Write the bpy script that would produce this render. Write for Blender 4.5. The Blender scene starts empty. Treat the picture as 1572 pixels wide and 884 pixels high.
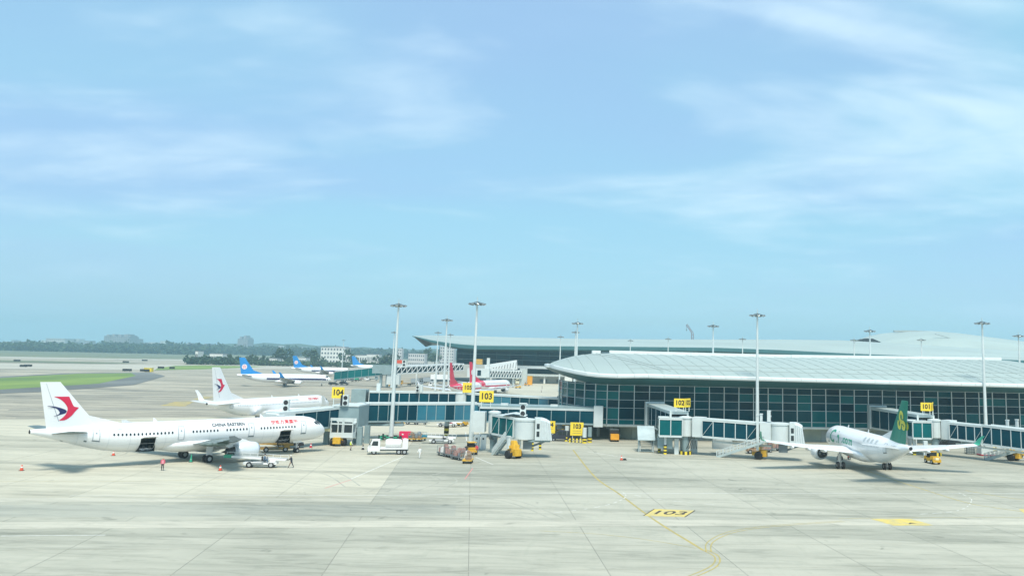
import bpy, bmesh, math, random
from mathutils import Vector, Matrix
R_ = math.radians
sin, cos, pi = math.sin, math.cos, math.pi
random.seed(7)
SC = bpy.context.scene
COL = SC.collection

# ------------------------------------------------------------------ camera
F, PIT, ROL, CH, PCX, PCY, PW, PH = 1356.0, R_(8.3), R_(1.40), 16.9, 935.0, 350.0, 1572.0, 884.0
_f = Vector((0, cos(PIT), sin(PIT))); _u = Vector((0, -sin(PIT), cos(PIT))); _x = Vector((1, 0, 0))
CR = cos(ROL) * _x + sin(ROL) * _u
CU = -sin(ROL) * _x + cos(ROL) * _u
CAM = Vector((0, 0, CH))
cd = bpy.data.cameras.new('camera'); cam = bpy.data.objects.new('camera', cd); COL.objects.link(cam)
cd.sensor_fit = 'HORIZONTAL'; cd.sensor_width = 36; cd.lens = F / PW * 36
cd.shift_x = (PW / 2 - PCX) / PW; cd.shift_y = (PCY - PH / 2) / PW
cd.clip_start = 0.5; cd.clip_end = 30000
m = Matrix((CR, CU, -_f)).transposed().to_4x4(); m.translation = CAM
cam.matrix_world = m
SC.camera = cam

def ray(px, py): return _f + CR * ((px - PCX) / F) + CU * ((PCY - py) / F)
def G(px, py, z=0.0):                      # the point at height z seen at a photo pixel
    d = ray(px, py); return CAM + d * ((z - CH) / d.z)
def H(px, py, Y):                          # the point at distance Y seen at a photo pixel
    d = ray(px, py); return CAM + d * (Y / d.y)
def PX(p):
    d = Vector(p) - CAM; z = d.dot(_f)
    return PCX + F * d.dot(CR) / z, PCY - F * d.dot(CU) / z, z

# ------------------------------------------------------------------ world, sun, exposure
SUN_EL, SUN_AZ = 60.0, 171.0               # azimuth from +Y towards +X: the sun stands high behind the viewer, in thin cloud
W = bpy.data.worlds.new('World'); SC.world = W; W.use_nodes = True
wn, wl = W.node_tree.nodes, W.node_tree.links
bg = wn['Background']; bg.inputs['Strength'].default_value = 0.12
sky = wn.new('ShaderNodeTexSky'); sky.sky_type = 'NISHITA'; sky.sun_disc = False
sky.sun_elevation = R_(SUN_EL); sky.sun_rotation = R_(SUN_AZ)
sky.air_density = 1.0; sky.dust_density = 2.2; sky.ozone_density = 2.0; sky.altitude = 20
def N(tree, t, **kw):
    n = tree.nodes.new(t)
    for k, v in kw.items(): setattr(n, k, v)
    return n
wt = W.node_tree
tc = N(wt, 'ShaderNodeTexCoord')
sep = N(wt, 'ShaderNodeSeparateXYZ'); wl.new(tc.outputs['Generated'], sep.inputs[0])
def M_(tree, op, a, b=None, clamp=False):
    n = N(tree, 'ShaderNodeMath', operation=op, use_clamp=clamp)
    for i, v in enumerate((a, b)):
        if v is None: continue
        if isinstance(v, (int, float)): n.inputs[i].default_value = v
        else: tree.links.new(v, n.inputs[i])
    return n.outputs[0]
zc_ = M_(wt, 'ADD', M_(wt, 'MAXIMUM', sep.outputs[2], 0.0), 0.16)
cx_ = M_(wt, 'DIVIDE', sep.outputs[0], zc_); cy_ = M_(wt, 'DIVIDE', sep.outputs[1], zc_)
cmb = N(wt, 'ShaderNodeCombineXYZ'); wl.new(cx_, cmb.inputs[0]); wl.new(cy_, cmb.inputs[1])
mp = N(wt, 'ShaderNodeMapping'); wl.new(cmb.outputs[0], mp.inputs[0])
mp.inputs['Scale'].default_value = (0.75, 1.1, 1); mp.inputs['Rotation'].default_value = (0, 0, R_(4)); mp.inputs['Location'].default_value = (12.04, -2.22, 4.36)
def wnoise(scale, detail, rough, dist=0.0, loc=None):
    n = N(wt, 'ShaderNodeTexNoise'); n.inputs['Scale'].default_value = scale; n.inputs['Detail'].default_value = detail
    n.inputs['Roughness'].default_value = rough; n.inputs['Distortion'].default_value = dist
    wl.new(mp.outputs[0], n.inputs['Vector']); return n.outputs['Fac']
def wramp(fac, a, b, smooth=True):
    n = N(wt, 'ShaderNodeMapRange', interpolation_type='SMOOTHSTEP' if smooth else 'LINEAR')
    n.inputs['From Min'].default_value = a; n.inputs['From Max'].default_value = b; wl.new(fac, n.inputs['Value']); return n.outputs['Result']
big = wnoise(0.9, 4, 0.55, 0.6); fine = wnoise(3.0, 6, 0.55, 0.35)
cl = M_(wt, 'ADD', M_(wt, 'MULTIPLY', big, 0.70), M_(wt, 'MULTIPLY', fine, 0.30))
wisps = M_(wt, 'MULTIPLY', wramp(cl, 0.46, 0.70), M_(wt, 'MULTIPLY', wramp(sep.outputs[2], 0.02, 0.16), 0.78))
veil = M_(wt, 'ADD', M_(wt, 'MULTIPLY', wramp(big, 0.25, 0.75), 0.2), 0.70)
SKY_TINT = (0.72, 0.92, 0.96); VEIL = (1.88, 2.98, 4.35); VEIL2 = (1.80, 3.34, 4.25); CLOUD = (3.9, 4.9, 5.5)
tint = N(wt, 'ShaderNodeMix', data_type='RGBA', blend_type='MULTIPLY'); tint.inputs['Factor'].default_value = 1.0
wl.new(sky.outputs[0], tint.inputs['A']); tint.inputs['B'].default_value = (*SKY_TINT, 1)
mv = N(wt, 'ShaderNodeMix', data_type='RGBA'); wl.new(veil, mv.inputs['Factor'])
wl.new(tint.outputs['Result'], mv.inputs['A'])
vv = N(wt, 'ShaderNodeMix', data_type='RGBA'); wl.new(wramp(wnoise(0.55, 3, 0.5, 0.3), 0.38, 0.60), vv.inputs['Factor']); vv.inputs['A'].default_value = (*VEIL, 1); vv.inputs['B'].default_value = (*VEIL2, 1)
vh = N(wt, 'ShaderNodeMix', data_type='RGBA'); wl.new(M_(wt, 'MULTIPLY', M_(wt, 'SUBTRACT', 1.0, wramp(sep.outputs[2], 0.0, 0.17)), 0.75), vh.inputs['Factor'])
wl.new(vv.outputs['Result'], vh.inputs['A']); vh.inputs['B'].default_value = (2.25, 3.62, 4.30, 1); wl.new(vh.outputs['Result'], mv.inputs['B'])
mx = N(wt, 'ShaderNodeMix', data_type='RGBA'); wl.new(wisps, mx.inputs['Factor'])
wl.new(mv.outputs['Result'], mx.inputs['A']); mx.inputs['B'].default_value = (*CLOUD, 1)
wl.new(mx.outputs['Result'], bg.inputs['Color'])

sd = bpy.data.lights.new('sun', 'SUN'); so = bpy.data.objects.new('sun', sd); COL.objects.link(so)
sd.energy = 2.7; sd.angle = R_(17); sd.color = (1.0, 0.94, 0.82)
to_sun = Vector((sin(R_(SUN_AZ)) * cos(R_(SUN_EL)), cos(R_(SUN_AZ)) * cos(R_(SUN_EL)), sin(R_(SUN_EL))))
so.rotation_mode = 'QUATERNION'; so.rotation_quaternion = to_sun.to_track_quat('Z', 'Y'); so.location = (-100, 60, 200)
vs = SC.view_settings; vs.view_transform = 'Standard'; vs.look = 'None'; vs.exposure = 0.82; vs.gamma = 1.0
SC.cycles.use_denoising = True
SC.cycles.max_bounces = 6; SC.cycles.volume_bounces = 1; SC.cycles.transparent_max_bounces = 8

# ------------------------------------------------------------------ materials
def mat(name, col, rough=0.5, metal=0.0, spec=0.5, var=0.0, vscale=0.4, stretch=None, bump=0.0, bscale=3.0, rnd=0.0, col2=None, coat=0.0, emit=None):
    m = bpy.data.materials.new(name); m.use_nodes = True
    t = m.node_tree; b = t.nodes['Principled BSDF']; L = t.links
    b.inputs['Roughness'].default_value = rough; b.inputs['Metallic'].default_value = metal
    b.inputs['Specular IOR Level'].default_value = spec; b.inputs['Coat Weight'].default_value = coat
    if emit: b.inputs['Emission Color'].default_value = (*emit[:3], 1); b.inputs['Emission Strength'].default_value = emit[3]
    c2 = col2 or tuple(max(0, c * (1 - var)) for c in col)
    if var > 0 or col2 or rnd > 0:
        g = N(t, 'ShaderNodeNewGeometry'); mp = N(t, 'ShaderNodeMapping'); L.new(g.outputs['Position'], mp.inputs[0])
        mp.inputs['Scale'].default_value = stretch or (1, 1, 1)
        n = N(t, 'ShaderNodeTexNoise'); n.inputs['Scale'].default_value = vscale; n.inputs['Detail'].default_value = 6; n.inputs['Roughness'].default_value = 0.6
        L.new(mp.outputs[0], n.inputs['Vector'])
        r = N(t, 'ShaderNodeMapRange', interpolation_type='SMOOTHSTEP'); r.inputs['From Min'].default_value = 0.3; r.inputs['From Max'].default_value = 0.7
        L.new(n.outputs['Fac'], r.inputs['Value']); fac = r.outputs['Result']
        if rnd > 0:
            oi = N(t, 'ShaderNodeObjectInfo')
            fac = M_(t, 'ADD', M_(t, 'MULTIPLY', fac, 1 - rnd), M_(t, 'MULTIPLY', oi.outputs['Random'], rnd), True)
        x = N(t, 'ShaderNodeMix', data_type='RGBA'); L.new(fac, x.inputs['Factor'])
        x.inputs['A'].default_value = (*col, 1); x.inputs['B'].default_value = (*c2, 1)
        L.new(x.outputs['Result'], b.inputs['Base Color'])
    else:
        b.inputs['Base Color'].default_value = (*col, 1)
    if bump > 0:
        n2 = N(t, 'ShaderNodeTexNoise'); n2.inputs['Scale'].default_value = bscale; n2.inputs['Detail'].default_value = 4
        tcx = N(t, 'ShaderNodeNewGeometry'); L.new(tcx.outputs['Position'], n2.inputs['Vector'])
        bp = N(t, 'ShaderNodeBump'); bp.inputs['Strength'].default_value = bump; bp.inputs['Distance'].default_value = 0.05
        L.new(n2.outputs['Fac'], bp.inputs['Height']); L.new(bp.outputs['Normal'], b.inputs['Normal'])
    return m

AXA = math.atan(0.15); AU = Vector((cos(AXA), sin(AXA), 0)); AV = Vector((-sin(AXA), cos(AXA), 0))
def concrete(name, base, dark, tint2, rnd=0.13, streak=0.55, blot=0.5):
    """slab concrete: broad stains, streaks that run with the apron grid, fine grain, tone of its own per slab"""
    m = bpy.data.materials.new(name); m.use_nodes = True; t = m.node_tree; L = t.links; b = t.nodes['Principled BSDF']
    b.inputs['Roughness'].default_value = 0.85; b.inputs['Specular IOR Level'].default_value = 0.3
    g = N(t, 'ShaderNodeNewGeometry')
    def nz(scale, st, det, rough, lo, hi, dist=0.0):
        mp = N(t, 'ShaderNodeMapping'); mp.inputs['Rotation'].default_value = (0, 0, -AXA); mp.inputs['Scale'].default_value = st
        L.new(g.outputs['Position'], mp.inputs[0])
        n = N(t, 'ShaderNodeTexNoise'); n.inputs['Scale'].default_value = scale; n.inputs['Detail'].default_value = det; n.inputs['Roughness'].default_value = rough
        n.inputs['Distortion'].default_value = dist
        L.new(mp.outputs[0], n.inputs['Vector'])
        r = N(t, 'ShaderNodeMapRange', interpolation_type='SMOOTHSTEP'); r.inputs['From Min'].default_value = lo; r.inputs['From Max'].default_value = hi
        L.new(n.outputs['Fac'], r.inputs['Value']); return r.outputs['Result']
    s1 = nz(0.045, (0.35, 1, 1), 5, 0.6, 0.32, 0.72, 0.4)      # broad stains
    s2 = nz(0.35, (0.07, 1, 1), 6, 0.65, 0.38, 0.70)             # tyre streaks along the grid
    s3 = nz(1.2, (1, 0.12, 1), 4, 0.6, 0.50, 0.80, 0.8)          # runs across
    s4 = nz(6.0, (1, 1, 1), 4, 0.7, 0.3, 0.7)                    # grain
    s5 = nz(0.5, (0.25, 1, 1), 7, 0.7, 0.46, 0.62, 1.2)          # blotches and scuffs
    s6 = nz(0.16, (0.03, 1, 1), 3, 0.5, 0.55, 0.68)              # dark wheel paths
    s7 = nz(0.30, (1, 1, 1), 3, 0.55, 0.66, 0.74, 0.6)           # oil spots
    s8 = nz(0.02, (1, 1, 1), 4, 0.6, 0.40, 0.62, 0.5)            # large dirty fields
    oi = N(t, 'ShaderNodeObjectInfo')
    f = M_(t, 'ADD', M_(t, 'MULTIPLY', s1, blot), M_(t, 'MULTIPLY', s2, streak * 0.55))
    f = M_(t, 'ADD', f, M_(t, 'MULTIPLY', oi.outputs['Random'], rnd))
    f = M_(t, 'ADD', f, M_(t, 'MULTIPLY', s3, 0.10))
    f = M_(t, 'ADD', f, M_(t, 'MULTIPLY', s4, 0.08))
    f = M_(t, 'ADD', f, M_(t, 'MULTIPLY', s5, 0.26)); f = M_(t, 'SUBTRACT', M_(t, 'ADD', f, M_(t, 'MULTIPLY', s6, 0.30)), 0.34)
    f = M_(t, 'ADD', f, M_(t, 'MULTIPLY', s8, 0.20)); f = M_(t, 'ADD', f, M_(t, 'MULTIPLY', s7, 0.45), True)
    x = N(t, 'ShaderNodeMix', data_type='RGBA'); L.new(f, x.inputs['Factor']); x.inputs['A'].default_value = (*base, 1); x.inputs['B'].default_value = (*dark, 1)
    y = N(t, 'ShaderNodeMix', data_type='RGBA'); L.new(M_(t, 'MULTIPLY', s3, 0.35), y.inputs['Factor']); L.new(x.outputs['Result'], y.inputs['A']); y.inputs['B'].default_value = (*tint2, 1)
    L.new(y.outputs['Result'], b.inputs['Base Color']); return m

MT = dict(
    slab=concrete('slab_concrete', (0.42, 0.41, 0.335), (0.17, 0.178, 0.142), (0.34, 0.35, 0.275)),
    slab_pale=concrete('slab_pale_concrete', (0.50, 0.475, 0.375), (0.25, 0.245, 0.195), (0.43, 0.41, 0.32), 0.12),
    sealant=mat('joint_sealant', (0.20, 0.20, 0.17), 0.9),
    lanedark=concrete('lane_dark_concrete', (0.36, 0.36, 0.30), (0.15, 0.165, 0.14), (0.34, 0.35, 0.30), 0.0),
    lane=concrete('lane_concrete', (0.49, 0.47, 0.385), (0.24, 0.24, 0.195), (0.42, 0.42, 0.34), 0.0),
    apron=concrete('apron_concrete', (0.50, 0.47, 0.37), (0.31, 0.30, 0.24), (0.45, 0.43, 0.34), 0.0),
    field=concrete('taxiway_concrete', (0.40, 0.365, 0.285), (0.17, 0.165, 0.135), (0.34, 0.31, 0.25), 0.0, 1.0, 0.6),
    paleway=concrete('pale_taxiway', (0.43, 0.41, 0.34), (0.30, 0.29, 0.25), (0.4, 0.38, 0.33), 0.0),
    asphalt=mat('asphalt_shoulder', (0.17, 0.18, 0.17), 0.9, var=0.4, vscale=0.05, stretch=(1, 0.2, 1)),
    grass=mat('grass', (0.19, 0.27, 0.05), 0.9, col2=(0.10, 0.17, 0.035), vscale=0.03, stretch=(1, 0.35, 1)),
    drygrass=mat('dry_grass', (0.17, 0.18, 0.10), 0.9, col2=(0.11, 0.13, 0.075), vscale=0.012, stretch=(0.3, 1, 1)),
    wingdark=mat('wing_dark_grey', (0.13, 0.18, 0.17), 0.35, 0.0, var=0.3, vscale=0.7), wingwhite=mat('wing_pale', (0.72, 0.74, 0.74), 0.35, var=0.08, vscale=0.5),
    white=mat('aircraft_white', (0.80, 0.81, 0.81), 0.28, var=0.035, vscale=0.25, coat=0.3),
    wing=mat('wing_grey', (0.58, 0.60, 0.60), 0.35, var=0.12, vscale=0.5),
    belly=mat('bare_metal', (0.52, 0.55, 0.56), 0.3, 0.7, var=0.2, vscale=0.9),
    nacelle=mat('nacelle_pale', (0.68, 0.74, 0.78), 0.25, 0.15, var=0.06, vscale=0.6),
    red=mat('livery_red', (0.64, 0.01, 0.06), 0.35), navy=mat('livery_navy', (0.012, 0.016, 0.10), 0.35),
    titlegrey=mat('title_grey', (0.03, 0.05, 0.07), 0.45), titlered=mat('title_red', (0.66, 0.025, 0.03), 0.45),
    palegrey=mat('pale_lettering', (0.45, 0.50, 0.50), 0.5),
    green=mat('livery_green', (0.0, 0.20, 0.13), 0.35), ygreen=mat('title_green', (0.03, 0.33, 0.20), 0.4), yellow=mat('livery_yellow', (0.95, 0.88, 0.14), 0.4),
    sblue=mat('livery_blue', (0.015, 0.23, 0.58), 0.35), pink=mat('flower_pink', (0.75, 0.28, 0.34), 0.45), cream=mat('flower_pale', (0.80, 0.72, 0.70), 0.45),
    window=mat('cabin_window', (0.02, 0.03, 0.035), 0.12), dark=mat('dark_hollow', (0.015, 0.018, 0.02), 0.7), rubber=mat('tyre_rubber', (0.018, 0.018, 0.02), 0.75, var=0.3, vscale=4),
    panel=mat('panel_seam', (0.62, 0.65, 0.66), 0.4),
    seam=mat('door_seam', (0.30, 0.36, 0.40), 0.5), steel=mat('strut_steel', (0.55, 0.57, 0.58), 0.35, 0.5, var=0.15, vscale=2), hot=mat('exhaust_metal', (0.14, 0.14, 0.14), 0.4, 0.8),
    gpaint=mat('galvanised_paint', (0.50, 0.58, 0.57), 0.42, 0.2, var=0.15, vscale=0.6), pole=mat('mast_paint', (0.66, 0.72, 0.71), 0.4, 0.15, var=0.12, vscale=0.5),
    lampgrey=mat('floodlight_grey', (0.16, 0.19, 0.20), 0.4, 0.3), lens=mat('floodlight_glass', (0.55, 0.6, 0.62), 0.08, 0.3),
    bridge=mat('bridge_white', (0.60, 0.66, 0.65), 0.4, var=0.10, vscale=0.5), bridgegrey=mat('bridge_grey', (0.25, 0.34, 0.35), 0.5, var=0.15, vscale=0.6),
    bellows=mat('canopy_fabric', (0.58, 0.64, 0.64), 0.7, var=0.12, vscale=1.5), bellowsdark=mat('dark_bellows', (0.08, 0.16, 0.20), 0.7),
    glass=mat('teal_glass', (0.0, 0.07, 0.085), 0.06, spec=0.12, col2=(0.0, 0.009, 0.022), vscale=0.05, rnd=0.55),
    glassgreen=mat('green_glass', (0.0, 0.15, 0.15), 0.07, spec=0.12, col2=(0.0, 0.055, 0.07), vscale=0.1, rnd=0.5),
    bglass=mat('bridge_glass', (0.0, 0.065, 0.09), 0.08, spec=0.12, col2=(0.0, 0.022, 0.042), vscale=0.12, rnd=0.5),
    blueglass=mat('pale_blue_glass', (0.03, 0.19, 0.26), 0.1, col2=(0.02, 0.12, 0.18), rnd=0.5),
    mullion=mat('mullion_white', (0.62, 0.66, 0.64), 0.4), transom=mat('transom_grey', (0.40, 0.47, 0.47), 0.4),
    roof=mat('roof_metal', (0.36, 0.43, 0.40), 0.5, 0.0, var=0.14, vscale=0.05, stretch=(0.25, 1, 1)), fascia=mat('fascia_white', (0.76, 0.80, 0.79), 0.35, 0.1, var=0.06, rnd=0.4),
    roofseam=mat('roof_seam_grey', (0.335, 0.405, 0.38), 0.5),
    soffit=mat('soffit_panel', (0.035, 0.13, 0.14), 0.5, var=0.15, vscale=0.2), wall=mat('ground_floor_wall', (0.42, 0.46, 0.38), 0.8, col2=(0.30, 0.35, 0.30), vscale=0.3),
    wallwhite=mat('white_render', (0.70, 0.71, 0.66), 0.7, var=0.15, vscale=0.2), shutter=mat('roller_shutter', (0.33, 0.37, 0.36), 0.6), slab_edge=mat('slab_edge', (0.50, 0.55, 0.52), 0.6, var=0.15),
    gse=mat('gse_yellow', (0.72, 0.42, 0.03), 0.45, var=0.25, vscale=1.5), gse2=mat('gse_orange', (0.80, 0.36, 0.02), 0.45, var=0.15), black=mat('black_paint', (0.02, 0.02, 0.022), 0.5),
    signy=mat('sign_yellow', (0.84, 0.62, 0.04), 0.5), signw=mat('sign_cream', (0.80, 0.74, 0.45), 0.5), stripey=mat('stripe_yellow', (0.80, 0.62, 0.04), 0.55),
    truckw=mat('truck_white', (0.78, 0.79, 0.78), 0.35, var=0.06, vscale=2), redpaint=mat('red_paint', (0.60, 0.02, 0.05), 0.45, var=0.1), crimson=mat('container_red', (0.70, 0.01, 0.09), 0.5, var=0.1),
    cone=mat('cone_red', (0.65, 0.08, 0.03), 0.6), marky=mat('mark_yellow', (0.66, 0.50, 0.10), 0.75, col2=(0.46, 0.40, 0.20), vscale=0.8), linew=mat('mark_white', (0.70, 0.70, 0.66), 0.75, col2=(0.50, 0.51, 0.47), vscale=1.2),
    liney=mat('mark_ochre', (0.46, 0.35, 0.09), 0.8, col2=(0.30, 0.27, 0.13), vscale=0.9), oldyellow=mat('worn_yellow', (0.42, 0.32, 0.10), 0.85, col2=(0.30, 0.27, 0.17), vscale=0.25), tyremark=mat('tyre_mark', (0.25, 0.255, 0.21), 0.85, col2=(0.40, 0.39, 0.32), vscale=0.35), markblack=mat('mark_black', (0.07, 0.06, 0.05), 0.8, var=0.4), linered=mat('mark_red', (0.55, 0.22, 0.20), 0.8),
    bagpink=mat('bag_pink', (0.46, 0.28, 0.25), 0.8, col2=(0.26, 0.17, 0.15), vscale=3, rnd=0.6), bagbrown=mat('bag_brown', (0.42, 0.28, 0.18), 0.8, var=0.4, vscale=3), skin=mat('skin', (0.55, 0.36, 0.26), 0.6),
    hair=mat('hair', (0.02, 0.018, 0.016), 0.6), clothdark=mat('cloth_dark', (0.03, 0.035, 0.05), 0.85), clothwhite=mat('cloth_white', (0.70, 0.72, 0.70), 0.85), clothred=mat('cloth_red', (0.55, 0.05, 0.08), 0.85), hivis=mat('cloth_hivis', (0.62, 0.72, 0.10), 0.8),
    clothgrey=mat('cloth_grey', (0.28, 0.33, 0.36), 0.85), clothblue=mat('cloth_blue', (0.10, 0.17, 0.25), 0.85),
    leaf=mat('leaf_green', (0.055, 0.10, 0.035), 0.8, col2=(0.03, 0.06, 0.025), vscale=0.5, rnd=0.3), leaf2=mat('leaf_dark', (0.035, 0.075, 0.03), 0.8, col2=(0.02, 0.045, 0.022), vscale=0.4, rnd=0.3), bark=mat('bark', (0.12, 0.09, 0.06), 0.9),
    hill=mat('hill_green', (0.05, 0.09, 0.05), 0.95, var=0.4, vscale=0.01), city=mat('city_pale', (0.55, 0.54, 0.52), 0.8, var=0.15, vscale=0.02), citygrey=mat('city_grey', (0.30, 0.30, 0.31), 0.8, var=0.2, vscale=0.03), citywin=mat('city_window', (0.06, 0.08, 0.10), 0.3),
    crane=mat('crane_red', (0.22, 0.09, 0.09), 0.5), cage=mat('cage_grey', (0.20, 0.24, 0.24), 0.5), bus=mat('bus_cream', (0.74, 0.72, 0.52), 0.4), caramber=mat('amber_hull', (0.62, 0.38, 0.08), 0.5, var=0.2, vscale=1.5))

# ------------------------------------------------------------------ mesh helpers
XF = {}
class MB:
    def __init__(s): s.v = []; s.f = []; s.m = []; s.k = 0
    def add(s, vs, fs):
        o = len(s.v); s.v += [tuple(p) for p in vs]; s.f += [tuple(i + o for i in f) for f in fs]; s.m += [s.k] * len(fs); return s
    def box(s, c, d, rz=0.0, M=None, top=(1, 1)):
        x, y, z = d[0] / 2, d[1] / 2, d[2] / 2; tx, ty = top
        ps = [(-x, -y, -z), (x, -y, -z), (x, y, -z), (-x, y, -z), (-x * tx, -y * ty, z), (x * tx, -y * ty, z), (x * tx, y * ty, z), (-x * tx, y * ty, z)]
        ca, sa = cos(rz), sin(rz)
        ps = [(p[0] * ca - p[1] * sa + c[0], p[0] * sa + p[1] * ca + c[1], p[2] + c[2]) for p in ps]
        if M is not None: ps = [tuple(M @ Vector(p)) for p in ps]
        return s.add(ps, [(0, 3, 2, 1), (4, 5, 6, 7), (0, 1, 5, 4), (1, 2, 6, 5), (2, 3, 7, 6), (3, 0, 4, 7)])
    def beam(s, a, b, w, h, up=(0, 0, 1)):
        a, b = Vector(a), Vector(b); d = b - a
        if d.length < 1e-6: return s
        d.normalize(); u = Vector(up); r = d.cross(u)
        if r.length < 1e-4: r = d.cross(Vector((1, 0, 0)))
        r.normalize(); u = r.cross(d); r *= w / 2; u *= h / 2
        ps = [p + i * r + j * u for p in (a, b) for i, j in ((-1, -1), (1, -1), (1, 1), (-1, 1))]
        return s.add(ps, [(3, 2, 1, 0), (4, 5, 6, 7), (0, 1, 5, 4), (1, 2, 6, 5), (2, 3, 7, 6), (3, 0, 4, 7)])
    def tube(s, a, b, r0, r1=None, n=8, cap=True):
        a, b = Vector(a), Vector(b); r1 = r0 if r1 is None else r1; d = (b - a).normalized()
        u = d.cross(Vector((0, 0, 1)))
        if u.length < 1e-3: u = Vector((1, 0, 0))
        u.normalize(); w = d.cross(u)
        ra = [a + (u * cos(2 * pi * i / n) + w * sin(2 * pi * i / n)) * r0 for i in range(n)]
        rb = [b + (u * cos(2 * pi * i / n) + w * sin(2 * pi * i / n)) * r1 for i in range(n)]
        fs = [(i, (i + 1) % n, n + (i + 1) % n, n + i) for i in range(n)]
        if cap: fs += [tuple(range(n))[::-1], tuple(range(n, 2 * n))]
        return s.add(ra + rb, fs)
    def loft(s, rings, closed=True, cap=True, skip=None):
        n = len(rings[0]); vs = [p for r in rings for p in r]; fs = []
        for i in range(len(rings) - 1):
            for j in range(n if closed else n - 1):
                if skip and skip(i, j): continue
                k = (j + 1) % n; fs.append((i * n + j, i * n + k, (i + 1) * n + k, (i + 1) * n + j))
        if cap: fs += [tuple(range(n))[::-1], tuple(range((len(rings) - 1) * n, len(rings) * n))]
        return s.add(vs, fs)
    def revolve(s, prof, M, n=24, cap=False):      # prof: (x, r) along local x
        return s.loft([[M @ Vector((x, r * cos(2 * pi * i / n), r * sin(2 * pi * i / n))) for i in range(n)] for x, r in prof], cap=cap)
    def poly(s, pts): return s.add(pts, [tuple(range(len(pts)))])
    def prism(s, pts, d):                          # planar polygon pushed by vector d
        n = len(pts); d = Vector(d); b = [Vector(p) + d for p in pts]
        return s.add([Vector(p) for p in pts] + b, [tuple(range(n))[::-1], tuple(range(n, 2 * n))] + [(i, (i + 1) % n, n + (i + 1) % n, n + i) for i in range(n)])
    def ball(s, c, r, n=8, mseg=6):
        c = Vector(c); r = Vector(r) if not isinstance(r, (int, float)) else Vector((r, r, r))
        rings = []
        for i in range(mseg + 1):
            a = -pi / 2 + pi * i / mseg; rr = max(cos(a), 0.02)
            rings.append([c + Vector((r.x * rr * cos(2 * pi * j / n), r.y * rr * sin(2 * pi * j / n), r.z * sin(a))) for j in range(n)])
        return s.loft(rings)
    def build(s, name, mats, parent=None, smooth=False, world=False, kind=None, auto=None):
        me = bpy.data.meshes.new(name)
        vs = s.v
        if world and parent is not None:
            Mi = XF[parent.name]; vs = [tuple(Mi @ Vector(p)) for p in vs]
        me.from_pydata(vs, [], s.f)
        for mm in (mats if isinstance(mats, (list, tuple)) else [mats]): me.materials.append(MT[mm] if isinstance(mm, str) else mm)
        if isinstance(mats, (list, tuple)): me.polygons.foreach_set('material_index', s.m)
        bm = bmesh.new(); bm.from_mesh(me); bmesh.ops.recalc_face_normals(bm, faces=bm.faces)
        if auto is not None:
            for e in bm.edges:
                if len(e.link_faces) == 2 and e.calc_face_angle(0) > auto: e.smooth = False
        bm.to_mesh(me); bm.free()
        if smooth or auto is not None: me.polygons.foreach_set('use_smooth', [True] * len(me.polygons))
        me.update()
        o = bpy.data.objects.new(name, me); COL.objects.link(o)
        if parent is not None:
            o.parent = parent; XF[o.name] = XF.get(parent.name, Matrix())
        if kind: o['kind'] = kind
        return o
def tag(o, label=None, cat=None, group=None, kind=None):
    if label: o['label'] = label
    if cat: o['category'] = cat
    if group: o['group'] = group
    if kind: o['kind'] = kind
    return o
def thing(name, label, cat, loc=(0, 0, 0), rz=0.0, group=None):
    o = bpy.data.objects.new(name, None); COL.objects.link(o); o.location = loc; o.rotation_euler = (0, 0, rz); o.empty_display_size = 0.5
    XF[o.name] = (Matrix.Translation(Vector(loc)) @ Matrix.Rotation(rz, 4, 'Z')).inverted()
    return tag(o, label, cat, group)
def copy_tree(o, parent=None):
    c = o.copy(); COL.objects.link(c); c.parent = parent
    for ch in list(o.children): copy_tree(ch, c)
    return c
def inst(o, parent, loc, rz=0.0, mats=None):
    c = o.copy(); COL.objects.link(c); c.parent = parent; c.location = loc; c.rotation_euler = (0, 0, rz); return c
_tx = {}
def text_geo(s, size, bold=0.0, res=3, spacing=1.0):
    key = (s, size, bold, spacing)
    if key in _tx: return _tx[key]
    cu = bpy.data.curves.new('txt', 'FONT'); cu.body = s; cu.size = size; cu.align_x = 'CENTER'; cu.align_y = 'CENTER'; cu.resolution_u = res; cu.offset = bold; cu.space_character = spacing
    o = bpy.data.objects.new('txt', cu); COL.objects.link(o)
    dg = bpy.context.evaluated_depsgraph_get(); dg.update()
    me = bpy.data.meshes.new_from_object(o.evaluated_get(dg))
    g = ([tuple(v.co[:2]) for v in me.vertices], [tuple(p.vertices) for p in me.polygons])
    bpy.data.objects.remove(o); bpy.data.curves.remove(cu); bpy.data.meshes.remove(me)
    _tx[key] = g; return g
def text_on(mb, s, size, fn, bold=0.0, spacing=1.0, sx=1.0):
    vs, fs = text_geo(s, size, bold, spacing=spacing)
    mb.add([fn(x * sx, y) for x, y in vs], fs); return mb
def struct(o): o['kind'] = 'structure'; return o

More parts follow.
